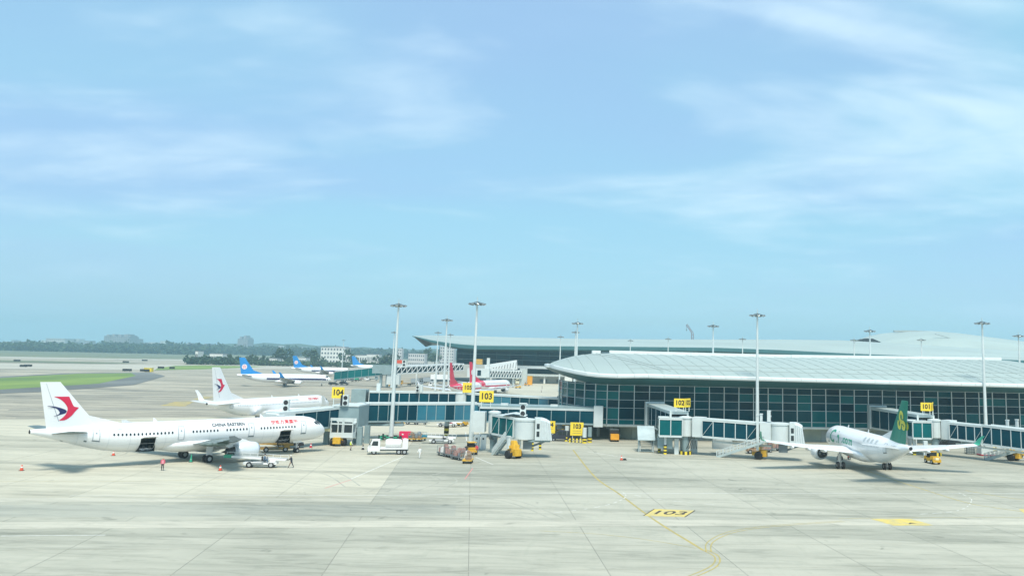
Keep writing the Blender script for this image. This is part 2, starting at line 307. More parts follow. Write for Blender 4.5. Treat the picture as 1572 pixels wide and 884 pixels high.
# ------------------------------------------------------------------ ground, taxiways, grass, apron
def sheet(name, pts, z, m, kind='structure', parent=None):
    o = MB().poly([(p[0], p[1], z) for p in pts]).build(name, m, parent); o['kind'] = kind; return o
sheet('ground', [(-5600, -600), (5600, -600), (5600, 5200), (-5600, 5200)], -0.30, 'field')
g2 = lambda px, py: G(px, py)[:2]
sheet('airfield_grass', [(-5300, 880), (-700, 950), (-560, 1150), (-500, 1500), (-300, 1800), (3000, 1900), (3000, 5000), (-5300, 5000)], -0.25, 'drygrass')
sheet('taxiway', [(-2500, 900), (-662, 985), (-500, 1130), (-420, 1330), (-470, 1360), (-620, 1150), (-760, 1060), (-2500, 960)], -0.22, 'paleway')
sheet('runway', [(-5300, 1740), (-1300, 1900), (-900, 2010), (-880, 2060), (-1350, 1960), (-5300, 1815)], -0.20, 'paleway')
sheet('taxiway', [(-1500, 470), (-420, 560), (-330, 640), (-290, 760), (-260, 900), (-350, 930), (-430, 800), (-520, 700), (-1500, 620)], -0.22, 'paleway')
sheet('grass', [(-500, 330), (-289, 422), (-300, 470), (-307, 522), (-296, 560), (-268, 512), (-224, 397), (-221, 326), (-260, 200), (-500, 180)], -0.19, 'grass', 'stuff')
sheet('asphalt_shoulder', [(-520, 345), (-300, 430), (-318, 530), (-300, 590), (-255, 520), (-207, 395), (-200, 320), (-235, 185), (-520, 165)], -0.215, 'asphalt')
sheet('grass', [(-322, 640), (-350, 700), (-385, 800), (-385, 850), (-330, 870), (-318, 790), (-315, 700)], -0.19, 'grass', 'stuff')
sheet('grass', [(-700, 700), (-460, 800), (-450, 880), (-520, 890), (-720, 830)], -0.19, 'drygrass', 'stuff')
# the apron: one pale sheet, with the slabs that can be seen laid on it one by one
apron = sheet('apron', [(-400, 60), (-260, 130), (-134, 200), (-95, 221.5), (-62, 262), (-60, 330), (-40, 700), (900, 900), (900, -200), (-400, -200)], -0.02, 'apron')
mb = MB()
for k in range(14):                              # dark tar-sealed joints and old taxi tracks on the far apron
    a = G(random.uniform(-20, 60), 600 + k * 3.0); b = G(random.uniform(300, 560), 598 + k * 3.2)
    mb.beam((a.x, a.y, -0.285), (b.x, b.y, -0.285), random.choice((0.5, 1.2, 2.6)), 0.01)
struct(mb.build('taxi_track', 'asphalt'))
U0, V0, DU, DV = -10.5, 109.4, 11.0, 9.0
slab_me = {}
def slab_mesh(key):
    if key not in slab_me:
        b = MB().box((0, 0, -0.009), (DU - 0.055, DV - 0.055, 0.018)); o = b.build('slab', key, apron); slab_me[key] = o.data; bpy.data.objects.remove(o)
    return slab_me[key]
nslab = 0; rows = {}
for j in range(-6, 9):
    for i in range(-16, 16):
        c = AU * (U0 + (i + 0.5) * DU) + AV * (V0 + (j + 0.5) * DV)
        px, py, z = PX((c.x, c.y, 0))
        if z < 30 or not (-170 < px < 1740) or not (655 < py < 990): continue
        if (c.x < -92 and c.y > 193): continue
        pale = i < 0 and j >= 0
        o = bpy.data.objects.new('slab', slab_mesh('slab_pale' if pale else 'slab')); COL.objects.link(o); o.parent = apron
        o.location = c; o.rotation_euler = (0, 0, AXA); nslab += 1; rows.setdefault(j, []).append(i)
mb = MB()                                         # dark sealant showing in the joints between the slabs
for j, r in rows.items():
    c = [AU * (U0 + u * DU) + AV * (V0 + v * DV) + Vector((0, 0, -.012)) for u, v in ((min(r) + .01, j + .01), (max(r) + .99, j + .01), (max(r) + .99, j + .99), (min(r) + .01, j + .99))]; mb.poly(c)
mb.build('joint_sealant', 'sealant', apron); print('slabs', nslab)
for u0, u1, v0, v1, lm in ((-95, -10.6, 106.6, 109.3, 'lane'), (-75, 95, 91.6, 95.0, 'lane'), (-75, -1, 97.6, 104.6, 'lanedark')):
    c = [AU * u + AV * v for u, v in ((u0, v0), (u1, v0), (u1, v1), (u0, v1))]; sheet('concrete_strip', c, .003, lm, parent=apron)
# painted lines: strips that follow the ground a few millimetres above the slabs
def stripe(mb, pts, w, z=0.004, dash=None):
    P = [Vector((p[0], p[1], 0)) for p in pts]
    Q = [P[0]]                                   # smooth the run (Catmull-Rom) when it has bends
    for i in range(len(P) - 1):
        p0, p1, p2, p3 = P[max(i - 1, 0)], P[i], P[i + 1], P[min(i + 2, len(P) - 1)]
        for k in range(1, 9):
            t = k / 8; Q.append(0.5 * ((2 * p1) + (p2 - p0) * t + (2 * p0 - 5 * p1 + 4 * p2 - p3) * t * t + (3 * p1 - p0 - 3 * p2 + p3) * t ** 3))
    on = 0.0
    for a, b in zip(Q, Q[1:]):
        d = b - a
        if d.length < 1e-4: continue
        on += d.length
        if dash and (on % (2 * dash)) > dash: continue
        n = Vector((-d.y, d.x, 0)).normalized() * w / 2
        mb.poly([(a - n) + Vector((0, 0, z)), (a + n) + Vector((0, 0, z)), (b + n) + Vector((0, 0, z)), (b - n) + Vector((0, 0, z))])
def line(name, m, runs, w, z=0.004, dash=None):
    mb = MB()
    for r in runs: stripe(mb, r, w, z, dash)
    return struct(mb.build(name, m))
ld = [(-5.6, 165.6), (-1.3, 130.6), (2.0, 114.6), (4.7, 100.9), (6.4, 93.2), (8.3, 85.8), (9.1, 82.6)]
rg = random.Random(21); runs = []
for k in range(13):                              # tyre tracks left by tractors and trucks, in pairs
    a = AU * rg.uniform(-70, 75) + AV * rg.uniform(70, 165); h = rg.choice((0, 0, pi / 2, .6, -.6)) + rg.gauss(0, .15) + AXA; L = rg.uniform(10, 42); bend = rg.gauss(0, .35)
    P = []
    for q in range(5): P.append(a + Vector((cos(h), sin(h), 0)) * L * q / 4); h += bend / 4 * q
    n = Vector((-sin(h), cos(h), 0)); w = rg.uniform(.7, 1.1)
    runs += [[p + n * w for p in P], [p - n * w for p in P]]
line('tyre_track', 'tyremark', runs, 0.18, 0.002)
line('lead_in_line', 'liney', [ld], 0.28)
line('lead_in_line', 'liney', [[(9.0, 82.8), (9.75, 80.6), (9.8, 79), (9.4, 77.2), (8.7, 75.6), (7.2, 73.2), (4.5, 69.5)], [(9.5, 82.6), (10.15, 80.8), (10.2, 79), (9.8, 77.0), (9.1, 75.3), (7.6, 72.9), (4.9, 69.2)]], 0.14, 0.008)
line('lead_in_line', 'liney', [[(9.35, 82.0), (9.6, 84.6), (10.2, 86.8), (11.5, 89.6), (13.6, 92.4), (18, 95.5), (26, 99)], [(9.8, 82.0), (10.05, 84.4), (10.6, 86.5), (11.9, 89.2), (14.0, 92.0), (18.4, 95.1), (26.2, 98.6)]], 0.12, 0.008)
line('lead_in_line', 'liney', [[(-6, 89.5), (0, 88.5), (5, 86), (8.6, 83.2)]], 0.10, 0.006)
line('lead_in_line', 'liney', [[(42.0, 144.8), (43.6, 128.5), (45.4, 114.6), (47.6, 110.6), (49.8, 108.2)], [(49.8, 125), (53, 119), (58, 115)]], 0.22)
line('lead_in_line', 'liney', [[(-80, 111), (-61, 114.5), (-45, 120)], [(26, 100.5), (40, 103), (70, 106.5)]], 0.12)
line('arc_line', 'linew', [[(2.6, 115.6), (2.9, 112.6), (2.2, 109.5), (0.6, 105.8), (-2, 102.4), (-5.5, 99.6)], [(2.9, 115), (5.5, 112), (9, 109.5), (13.5, 107.5)], [(47.9, 122.5), (47.6, 118), (46.1, 114.2), (43.6, 109.8), (40.5, 106.6), (36, 104.5)]], 0.13, 0.005, 1.0)
line('apron_line', 'linew', [[(-32.7, 148.9), (-33.3, 132), (-33.6, 121.4)], [(-21.1, 150), (-17.1, 141.0)], [(-60, 103), (-27, 108.6), (-8.5, 112.9), (50.3, 122.3), (90, 128.4)], [(-53, 81.3), (-44.6, 82.7)], [(-3, 163), (6, 152)]], 0.16)
line('apron_line', 'linew', [[(-30, 196), (-27, 178)], [(-27, 196), (-24, 178)], [(-33, 190), (-31, 179)], [(-66, 203), (-30, 172)]], 0.2)
line('red_line', 'linered', [[(-19.5, 136), (-18.8, 124)], [(-33.4, 121), (-34.4, 113)]], 0.15)
def ground_mark(quad, txt, flip=False, sz=3.6):
    q = [Vector((p[0], p[1], 0.010)) for p in quad]; o = struct(MB().poly(q).build('stand_marking', 'marky'))
    def fn(x, y):
        u, v = 0.5 + x / 6.2, 0.5 + y / 5.0
        return (q[0] * (1 - u) + q[1] * u) * (1 - v) + (q[3] * (1 - u) + q[2] * u) * v + Vector((0, 0, 0.004))
    text_on(MB(), txt, sz, fn, 0.05).build('stand_number', 'markblack', o)
    mb = MB()                                     # the black border
    for a, b in ((0, 3), (1, 2)): mb.beam(q[a] + Vector((0, 0, .004)), q[b] + Vector((0, 0, .004)), 0.14, 0.002)
    mb.build('border', 'markblack', o)
ground_mark([(4.5, 99.2), (8.95, 99.0), (10.5, 103.4), (5.9, 103.7)], '103')
mk = struct(MB().poly([(30.9, 97.0, .01), (35.4, 97.7, .01), (34.2, 101.4, .01), (29.5, 100.7, .01)]).build('stand_marking', 'marky'))
MB().prism([(33.0, 98.4, .013), (33.9, 98.55, .013), (33.3, 99.0, .013)], (0, 0, .003)).beam((32.9, 98.1, .014), (33.5, 98.9, .014), .16, .003).build('arrow', 'markblack', mk)
struct(MB().poly([(49.3, 106.6, .01), (53.5, 107.2, .01), (54.2, 110.7, .01), (50.2, 110.1, .01)]).build('stand_marking', 'marky'))
sheet('yellow_marking', [G(246, 621)[:2], G(268, 615)[:2], G(300, 614)[:2], G(284, 622)[:2]], -0.27, 'oldyellow')
sheet('yellow_marking', [G(296, 611)[:2], G(316, 607)[:2], G(330, 608)[:2], G(308, 612)[:2]], -0.27, 'oldyellow')

# ------------------------------------------------------------------ aircraft
NOSE = [(0, -.64, .0), (.05, -.63, .10), (.15, -.61, .19), (.4, -.56, .35), (.8, -.48, .50), (1.4, -.36, .66), (2.1, -.21, .80), (3.0, -.09, .905), (4.2, -.02, .975), (5.6, 0, 1)]
TAIL = [(0, 1.34, .13), (.4, 1.30, .17), (1.2, 1.20, .24), (3, .95, .385), (4.5, .74, .51), (6, .54, .64), (7.5, .36, .76), (9, .21, .865), (11.2, .06, .965), (14, 0, 1)]
def interp(tb, a):
    if a <= tb[0][0]: return tb[0][1:]
    for p, q in zip(tb, tb[1:]):
        if a <= q[0]:
            t = (a - p[0]) / (q[0] - p[0]); return tuple(p[i] * (1 - t) + q[i] * t for i in (1, 2))
    return tb[-1][1:]
class Plane:
    """local axes: +x to the nose, +y to port, z up, origin on the ground under the main gear"""
    def __init__(s, name, label, X, Y, head, L, xg, rw, rh, zc, fin_top, group=None, cat='airplane', fat=1.0):
        s.L, s.xg, s.rw, s.rh, s.zc, s.ft = L, xg, rw, rh, zc, fin_top
        s.root = thing(name, label, cat, (X, Y, 0), pi / 2 - R_(head), group)
    def prof(s, a):
        zo, r = interp(NOSE, a); zo2, r2 = interp(TAIL, s.L - a); return s.zc + (zo + zo2) * s.rh / 2.07, r * r2
    def S(s, a, th, off=0.0):
        z, r = s.prof(a); return Vector((s.xg - a, -(s.rw * r + off) * sin(th), z + (s.rh * r + off) * cos(th)))
    def fuselage(s, holes=(), mats='white', n=30):
        st = sorted(set([round(p[0], 3) for p in NOSE] + [round(s.L - p[0], 3) for p in TAIL] + [5.6 + (s.L - 19.6) * k / 14 for k in range(15)] + [x for h in holes for x in h[:2]]))
        th = sorted(set([round(2 * pi * k / n, 4) for k in range(n)] + [round(x, 4) for h in holes for x in h[2:]]))
        def skip(i, j):
            a = (st[i] + st[i + 1]) / 2; t = (th[j] + (th[(j + 1) % len(th)] if j + 1 < len(th) else 2 * pi)) / 2
            return any(h[0] < a < h[1] and h[2] < t < h[3] for h in holes)
        o = MB().loft([[s.S(a, t) for t in th] for a in st], skip=skip).build('fuselage', mats, s.root, smooth=True); s.fus = o; return o
    def strip(s, a0, a1, t0, t1, off=0.02, na=None, nt=3, mb=None):
        na = na or max(2, int(abs(a1 - a0) / 0.7)); mb = mb or MB()
        return mb.loft([[s.S(a0 + (a1 - a0) * i / na, t0 + (t1 - t0) * j / nt, off) for j in range(nt + 1)] for i in range(na + 1)], closed=False, cap=False)
    def windows(s, runs, zrel=0.5, pitch=.533, w=.25, h=.36, m='window'):
        mb = MB()
        for sd in (1, -1):
            for a0, a1 in runs:
                for k in range(int((a1 - a0) / pitch) + 1):
                    a = a0 + k * pitch; th = math.acos(zrel / s.rh); dt = h / 2 / s.rh
                    mb.poly([s.S(a + w / 2 * x, sd * (th + dt * y), .015) for x, y in ((-1, -.5), (-.5, -1), (.5, -1), (1, -.5), (1, .5), (.5, 1), (-.5, 1), (-1, .5))])
        mb.build('cabin_windows', m, s.root, kind='stuff')
    def cockpit(s):
        for sd in (1, -1):
            mb = MB()
            for (a0, t0), (a1, t1), (a2, t2), (a3, t3) in (((1.45, .04), (1.42, .50), (2.35, .44), (2.4, .03)), ((1.50, .56), (1.75, 1.00), (2.6, .80), (2.42, .50)), ((1.85, 1.03), (2.75, 1.08), (3.05, .88), (2.7, .82))):
                mb.loft([[s.S((a0 * (1 - u) + a1 * u) * (1 - v) + (a3 * (1 - u) + a2 * u) * v, sd * ((t0 * (1 - u) + t1 * u) * (1 - v) + (t3 * (1 - u) + t2 * u) * v), .02) for u in (0, .5, 1)] for v in (0, .5, 1)], closed=False, cap=False)
            mb.build('cockpit_window', 'window', s.root)
    def door(s, a, sd=1, w=.84, z0=-.55, z1=1.32, sill=True):
        t1, t0 = math.acos(z0 / s.rh), math.acos(min(.99, z1 / s.rh))
        d = s.strip(a - w / 2, a + w / 2, sd * t0, sd * t1, .012, 2, 5).build('door', 'white', s.root)
        mb = MB(); e = .045; et = .045 / s.rh
        for x in (a - w / 2, a + w / 2): s.strip(x - e, x + e, sd * t0, sd * t1, .022, 1, 5, mb)
        for t in (t0, t1): s.strip(a - w / 2, a + w / 2, sd * (t - et), sd * (t + et), .024, 1, 1, mb)
        mb.build('door_seam', 'seam', d)
        if sill: s.strip(a - w / 2 - .05, a + w / 2 + .1, sd * (t1 + .02), sd * (t1 + .10), .03, 1, 1).build('door_sill', 'lampgrey', d)
        s.strip(a - .12, a + .12, sd * (t0 + (t1 - t0) * .30), sd * (t0 + (t1 - t0) * .43), .026, 1, 1).build('door_window', 'seam', d)
    def fin_pt(s, u, z, sd):                     # fin: 0..1 along the chord at height z
        F = s.fin; k = (z - F[0]) / (F[1] - F[0]); le = F[2] * (1 - k) + F[3] * k; te = F[4] * (1 - k) + F[5] * k; ht = .26 * (1 - k) + .10 * k
        hh = ht * (min(1, u / .18) if u < .18 else 1 - max(0, (u - .7) / .3) * .92)
        return Vector((le + (te - le) * u, sd * hh, z))
    def tailfin(s, m='white', dorsal=True, tp='wing'):
        e = s.xg - s.L; zb = s.zc + 1.7 * s.rh / 2.07
        s.fin = (zb, s.ft, e + 8.4, e + 3.0, e + 1.9, e + .55)
        us = (0, .18, .7, 1.0)
        rings = []
        for z in [zb + (s.ft - zb) * k / 5 for k in range(6)]:
            rings.append([s.fin_pt(u, z, 1) for u in us] + [s.fin_pt(u, z, -1) for u in us[::-1][:-1]][0:3])
        f = MB().loft(rings).build('tail_fin', m, s.root, auto=R_(30)); s.finob = f
        if dorsal: MB().prism([Vector((e + 11.6, -.06, zb + .28)), Vector((e + 6.9, -.06, zb + 1.55 * (s.ft - zb) / 6)), Vector((e + 6.0, -.06, zb))], (0, .12, 0)).build('dorsal_fillet', m if m != 'green' else 'white', s.root)
        mb = MB()
        for sd in (1, -1): mb.prism([s.fin_pt(.73, zb + .9, sd) + Vector((0, sd * .012, 0)), s.fin_pt(.745, zb + .9, sd) + Vector((0, sd * .012, 0)), s.fin_pt(.745, s.ft - .2, sd) + Vector((0, sd * .012, 0)), s.fin_pt(.73, s.ft - .2, sd) + Vector((0, sd * .012, 0))], (0, sd * .004, 0))
        mb.build('rudder_seam', 'seam' if m == 'white' else m, f)
        zt = s.zc + 1.0
        for sd in (1, -1):
            sec = []
            for y, le, te, z, t in ((.7, e + 7.0, e + 2.4, zt, .20), (6.25, e + 3.3, e + 1.7, zt + .62, .07)):
                sec.append([Vector((le + (te - le) * u, sd * y, z + t * q)) for u, q in ((0, 0), (.15, .8), (.5, 1), (1, .1), (1, -.1), (.5, -.8), (.15, -.7))])
            MB().loft(sec).build('tailplane', tp, s.root, auto=R_(30))
        MB().revolve([(e + .35, .02), (e + .25, s.rh * .11), (e - .06, s.rh * .125), (e - .08, s.rh * .02)], Matrix.Translation((0, 0, s.zc + 1.34 * s.rh / 2.07)), 14).build('exhaust_cone', 'dark', s.root, smooth=True)
    def wing_pt(s, y):                            # leading edge x, chord, z, thickness at span y
        w = s.W; y0 = s.rw * .9
        le = w['le'] - (y - y0) * w['sweep']; te_k = w['te']
        te = te_k - max(0, y - 6.4) * w['tesweep'] - min(y - y0, 6.4 - y0) * .05
        return le, le - te, w['z'] + (y - y0) * .095 + max(0, y - 8) ** 2 * .004, .12 * (le - te) * (1 if y < 7 else .85)
    def wings(s, le=5.6, te=-1.6, sweep=.51, tesweep=.24, z=2.75, span=17.0, tipdev='fence', tipmat='white', m='wing', fairings=True, tiph=2.5):
        s.W = dict(le=le, te=te, sweep=sweep, tesweep=tesweep, z=z); s.span = span
        AF = ((0, 0), (.04, .30), (.15, .52), (.38, .60), (.7, .35), (1, .03), (1, -.03), (.7, -.12), (.35, -.38), (.12, -.36), (.03, -.22))
        for sd in (1, -1):
            rings = []
            for y in (s.rw * .55, s.rw * .95, 4.2, 6.4, 9, 12, 14.8, span):
                l, c, zz, t = s.wing_pt(y); inc = -.05 * (1 - y / span)
                rings.append([Vector((l - c * u, sd * y, zz + t * q - inc * 0 + (0.03 * c * (.3 - u)))) for u, q in AF])
            wg = MB().loft(rings).build('wing', m, s.root, auto=R_(35))
            l, c, zz, t = s.wing_pt(span)
            if tipdev == 'fence':
                MB().prism([Vector((l - .1, sd * span, zz - .02)), Vector((l - 1.15, sd * (span + .05), zz + .5)), Vector((l - 1.9, sd * (span + .05), zz + .48)), Vector((l - 1.75, sd * span, zz)), Vector((l - 1.8, sd * (span + .03), zz - .3)), Vector((l - 1.1, sd * (span + .03), zz - .28))], (0, sd * .05, 0)).build('wingtip_fence', tipmat if isinstance(tipmat, str) else tipmat[sd > 0], wg)
            else:
                rr = []
                for k in range(8):
                    f = k / 7; ang = R_(78) * min(1, f / .45)
                    yy = span + .55 * sin(min(1, f / .45) * pi / 2) + max(0, f - .45) * tiph * .35; z2 = zz + (1 - cos(min(1, f / .45) * pi / 2)) * .5 + max(0, f - .45) / .55 * (tiph - .5)
                    cc = c * (1 - .62 * f); lx = l - f * f * 2.0
                    nrm = Vector((0, -sd * sin(ang), cos(ang)))
                    rr.append([Vector((lx - cc * u, sd * yy, z2)) + nrm * (.09 * cc * q) for u, q in AF])
                MB().loft(rr).build('winglet', tipmat, wg, auto=R_(35))
            if fairings:
                for y in (6.9, 9.6, 12.4):
                    l, c, zz, t = s.wing_pt(y); x0 = l - c * .45; x1 = l - c * 1.22
                    MB().loft([[Vector((x0 + (x1 - x0) * u, sd * y + r * .26 * cos(q), zz - .22 * (1 - u * .4) - .12 + r * .30 * sin(q))) for q in [2 * pi * k / 8 for k in range(8)]] for u, r in ((0, .1), (.2, .75), (.5, 1), (.8, .7), (1, .08))]).build('flap_fairing', m, wg, smooth=True)
            mb = MB()                             # flap and aileron joints, spoiler lines
            for y0, y1, u in ((2.4, 6.3, .74), (6.6, 12.6, .76), (13, span - .6, .78)):
                p = []
                for y in (y0, y1):
                    l, c, zz, t = s.wing_pt(y); p.append(Vector((l - c * u, sd * y, zz + t * .30 + .03 * c * (.3 - u) + .02)))
                mb.beam(p[0], p[1], .07, .012)
            mb.build('flap_seam', 'seam', wg)
        # belly fairing
        rg = []
        for x, k in ((le + 2.6, .05), (le + 1.4, .55), (le, .9), (le - 3, 1), (te - .5, 1), (te - 2.2, .7), (te - 4.2, .05)):
            rg.append([Vector((x, (s.rw * (.55 + .60 * k)) * cos(q), s.zc - s.rh * .62 + (s.rh * .40 + .55 * k - .1) * sin(q) * (1 if sin(q) < 0 else .55))) for q in [2 * pi * i / 18 for i in range(18)]])
        MB().loft(rg).build('belly_fairing', 'white', s.root, smooth=True)
    def engines(s, y=5.75, x=6.9, z=2.05, r=1.12, ln=4.3, m='nacelle', flat=1.0):
        for sd in (1, -1):
            l, c, zz, t = s.wing_pt(y); M = Matrix.Translation((x, sd * y, z)) @ Matrix.Diagonal((1, 1, flat, 1))
            e = MB().revolve([(-.9, r * .70), (-.3, r * .80), (0, r * .86), (.0, r * .90), (-.12, r * .97), (-.6, r * 1.06), (-1.5, r * 1.09), (-2.5, r * 1.0), (-ln * .80, r * .80), (-ln * .80, r * .74), (-2.2, r * .74)], M, 26).build('engine', m, s.root, smooth=True)
            MB().revolve([(.03, r * .86), (.05, r * .90), (-.10, r * .965), (-.22, r * .99)], M, 26).build('intake_lip', 'belly', e, smooth=True)
            MB().revolve([(-.55, .01), (-.62, r * .16), (-.9, r * .26), (-.92, r * .79)], M, 26).build('fan', 'lampgrey', e)
            MB().revolve([(-2.2, r * .73), (-ln * .8, r * .58), (-ln, r * .42), (-ln * .98, r * .36), (-ln * .9, r * .3)], M, 22).build('exhaust_nozzle', 'hot', e, smooth=True)
            MB().revolve([(-ln * .88, r * .3), (-ln * 1.02, r * .2), (-ln * 1.18, .02)], M, 14).build('exhaust_plug', 'hot', e, smooth=True)
            MB().prism([Vector((x - .9, sd * y - .16, z + r * flat * 1.03)), Vector((x - 2.4, sd * y - .16, zz + .25)), Vector((l - 1.2, sd * y - .16, zz + .25)), Vector((l - c * .55, sd * y - .16, zz - .15)), Vector((x - ln * .95, sd * y - .16, z + r * .45))], (0, .32, 0)).build('pylon', 'white', e)
    def gear(s, nose_x, track=3.8, rm=.58, rn=.38):
        for nm, x, y, r, zt, dy in (('main_gear', 0, track, rm, s.W['z'], .44), ('main_gear', 0, -track, rm, s.W['z'], .44), ('nose_gear', nose_x, 0, rn, s.zc - s.rh * .9, .26)):
            b = MB().tube((x, y, r * .8), (x, y, zt + .1), .13, .15, 10); b.beam((x, y, r), (x, y, r), .1, .1); b.tube((x, y - dy, r), (x, y + dy, r), .09, n=8)
            b.tube((x, y, 1.0), (x + .75, y * .9, zt), .07, n=6); b.beam((x - .16, y, .75), (x - .2, y, 1.25), .08, .05)
            g = b.build(nm, 'steel', s.root)
            if nm == 'main_gear': MB().box((x + .05, y + (.28 if y > 0 else -.28), 1.75), (.95, .05, 1.35)).build('gear_door', 'white', g)
            else:
                for q in (-1, 1): MB().box((x - .2, q * .5, zt - .15), (1.5, .04, .5)).build('gear_door', 'white', g)
            for q in (-1, 1):
                c = Vector((x, y + q * dy, r)); Mx = Matrix.Translation(c) @ Matrix.Rotation(pi / 2, 4, 'Z')
                mb = MB().revolve([(-.2, r * .5), (-.2, r * .86), (-.13, r), (.13, r), (.2, r * .86), (.2, r * .5)], Mx, 20); mb.k = 1
                mb.revolve([(-.17, .01), (-.17, r * .52), (.17, r * .52), (.17, .01)], Mx, 12)
                mb.build('wheel', ['rubber', 'steel'], g, auto=R_(40))
    def title(s, txt, a_mid, zrel, size, m, sd=1, bold=0.02, spacing=1.0, sx=1.0, name='lettering', off=.03):
        t0 = math.acos(zrel / s.rh)
        fn = lambda x, y: s.S(a_mid - x if sd == 1 else a_mid + x, sd * (t0 - y / s.rh), off)
        text_on(MB(), txt, size, fn, bold, spacing, sx).build(name, m, s.fus)
    def fin_art(s, polys, m, sides=(-1, 1), name='tail_emblem', off=.03):
        """polygons given in metres on the starboard side: x aft-to-fore from the fin's top rear corner, y down"""
        e = s.xg - s.L; mb = MB(); F = s.fin
        for sd in sides:
            for P in polys:
                pts = []
                for x, y in P:
                    z = s.ft - y; X = e + .55 + x; k = (z - F[0]) / (F[1] - F[0]); ht = .26 * (1 - k) + .10 * k
                    pts.append(Vector((X, sd * (ht + off), z)))
                for tri in tri_poly(P): mb.add([pts[i] for i in tri], [(0, 1, 2)])
        mb.build(name, m, s.finob)
    def seams(s, xs):
        mb = MB()
        for a in xs: s.strip(a, a + .045, .02, 2 * pi - .02, .012, 1, 30, mb)
        for sd in (1, -1): s.strip(6, s.L - 12, sd * 1.98, sd * 1.995, .012, 20, 1, mb)
        mb.build('panel_seam', 'panel', s.fus)
    def antennas(s, xs, m='white'):
        for a in xs:
            p = s.S(a, 0, -.03); MB().prism([p + Vector((.25, -.03, 0)), p + Vector((-.22, -.03, .55)), p + Vector((-.42, -.03, .55)), p + Vector((-.35, -.03, 0))], (0, .06, 0)).build('antenna', m, s.root)
def tri_poly(P):
    from mathutils.geometry import tessellate_polygon
    return tessellate_polygon([[Vector((x, y, 0)) for x, y in P]])
def bez(*ps):                                     # a polyline through given points, smoothed
    out = []; P = [Vector(p) for p in ps]
    for i in range(len(P) - 1):
        p0, p1, p2, p3 = P[max(i - 1, 0)], P[i], P[i + 1], P[min(i + 2, len(P) - 1)]
        for k in range(6):
            t = k / 6; out.append(0.5 * ((2 * p1) + (p2 - p0) * t + (2 * p0 - 5 * p1 + 4 * p2 - p3) * t * t + (3 * p1 - p0 - 3 * p2 + p3) * t ** 3))
    out.append(P[-1]); return [tuple(v) for v in out]
# the swallow, as it lies on the fin: metres from the top rear corner of the fin, forward and down
def swallow(k=1.0, ox=0, oy=0, kx=None):
    f = lambda L: [((x * (kx or k) + ox), (y * k + oy)) for x, y in L]
    redp = f(bez((1.35, 2.02), (2.05, 2.35), (2.65, 2.85), (3.12, 3.55), (3.22, 4.05)) + bez((3.22, 4.05), (3.05, 4.65), (2.70, 5.15), (2.30, 5.50)) + bez((2.35, 5.56), (3.05, 5.50), (3.75, 4.95), (4.15, 4.35)) + [(4.30, 4.15), (4.62, 3.72), (4.05, 3.58)] + bez((3.90, 3.45), (3.62, 2.85), (3.25, 2.05)))
    navy = f(bez((.72, 3.40), (1.45, 3.45), (2.25, 3.68), (2.92, 3.98), (3.14, 4.22)) + bez((3.14, 4.22), (2.95, 4.52), (2.35, 4.72), (1.60, 4.98)) + bez((1.65, 4.90), (2.10, 4.68), (2.28, 4.42), (2.20, 4.20)) + bez((2.20, 4.20), (1.90, 3.85), (1.40, 3.62), (.72, 3.46)))
    return redp, navy

# the long jet parked in front, its two hold doors open
A = Plane('passenger_jet', 'nearest white jet, red and navy swallow tail, both hold doors open', -61.62, 137.14, 39.3, 44.51, 21.97, 1.975, 2.07, 3.93, 11.76, 'white swallow tailed jets')
hf, hr = (7.45, 9.35, 1.62, 2.42), (28.95, 31.0, 1.62, 2.42)
A.fuselage((hf, hr)); A.windows([(6.8, 13.1), (15.1, 18.7), (19.8, 23.6), (26.6, 34.9)]); A.cockpit()
for a in (5.15, 14.3, 25.3, 36.8): A.door(a, 1, sill=a != 25.3); A.door(a, -1)
for h in (hf, hr):
    a = (h[0] + h[1]) / 2
    hb = MB().box((A.xg - a, -.2, 2.6), (h[1] - h[0] + .1, 2.4, 1.7)); hb.f.pop(2)        # the hold behind the opening, open towards its door
    hb = MB()
    x0, x1, y0, y1, z0, z1 = A.xg - h[1] - .05, A.xg - h[0] + .05, .6, -1.75, 1.95, 3.75
    c = [(x0, y0, z0), (x1, y0, z0), (x1, y0, z1), (x0, y0, z1), (x0, y1, z0), (x1, y1, z0), (x1, y1, z1), (x0, y1, z1)]
    hb.add(c, [(0, 1, 2, 3), (0, 1, 5, 4), (3, 2, 6, 7), (0, 3, 7, 4), (1, 2, 6, 5)]); hb.build('cargo_hold', 'dark', A.root)
    mb = MB()
    for k in range(4): mb.box((x0 + .4 + .42 * k, -.9 - .2 * (k % 2), 2.3 + .2 * (k % 2)), (.34, .3, .42))
    mb.build('hold_load', 'black', A.root)
    p = [A.S(h[0], h[2], 0), A.S(h[1], h[2], 0)]                                          # the door, swung up and out
    MB().prism([p[0], p[1], p[1] + Vector((0, -1.25, .28)), p[0] + Vector((0, -1.25, .28))], (0, .03, .07)).build('cargo_door', 'white', A.root)
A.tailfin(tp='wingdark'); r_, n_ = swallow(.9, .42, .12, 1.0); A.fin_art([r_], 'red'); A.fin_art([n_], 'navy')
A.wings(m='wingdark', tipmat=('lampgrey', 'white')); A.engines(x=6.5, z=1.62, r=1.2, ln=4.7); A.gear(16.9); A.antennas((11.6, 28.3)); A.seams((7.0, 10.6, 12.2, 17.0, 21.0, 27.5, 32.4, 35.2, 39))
A.title('CHINA EASTERN', 17.95, 1.28, .80, 'titlegrey', 1, .025, 1.02, .86); A.title('\u7a7a\u822a\u65b9\u6771\u570b\u4e2d', 8.5, 1.30, .82, 'titlered', 1, .012, 1.0, .98); A.title('B-30863', 34.0, 1.25, .42, 'palegrey', 1, 0)
for a, th in ((37.9, 1.95), (40.6, 2.6)): A.strip(a, a + .35, th, th + .16, .02, 1, 1).build('service_panel', 'lampgrey', A.root)

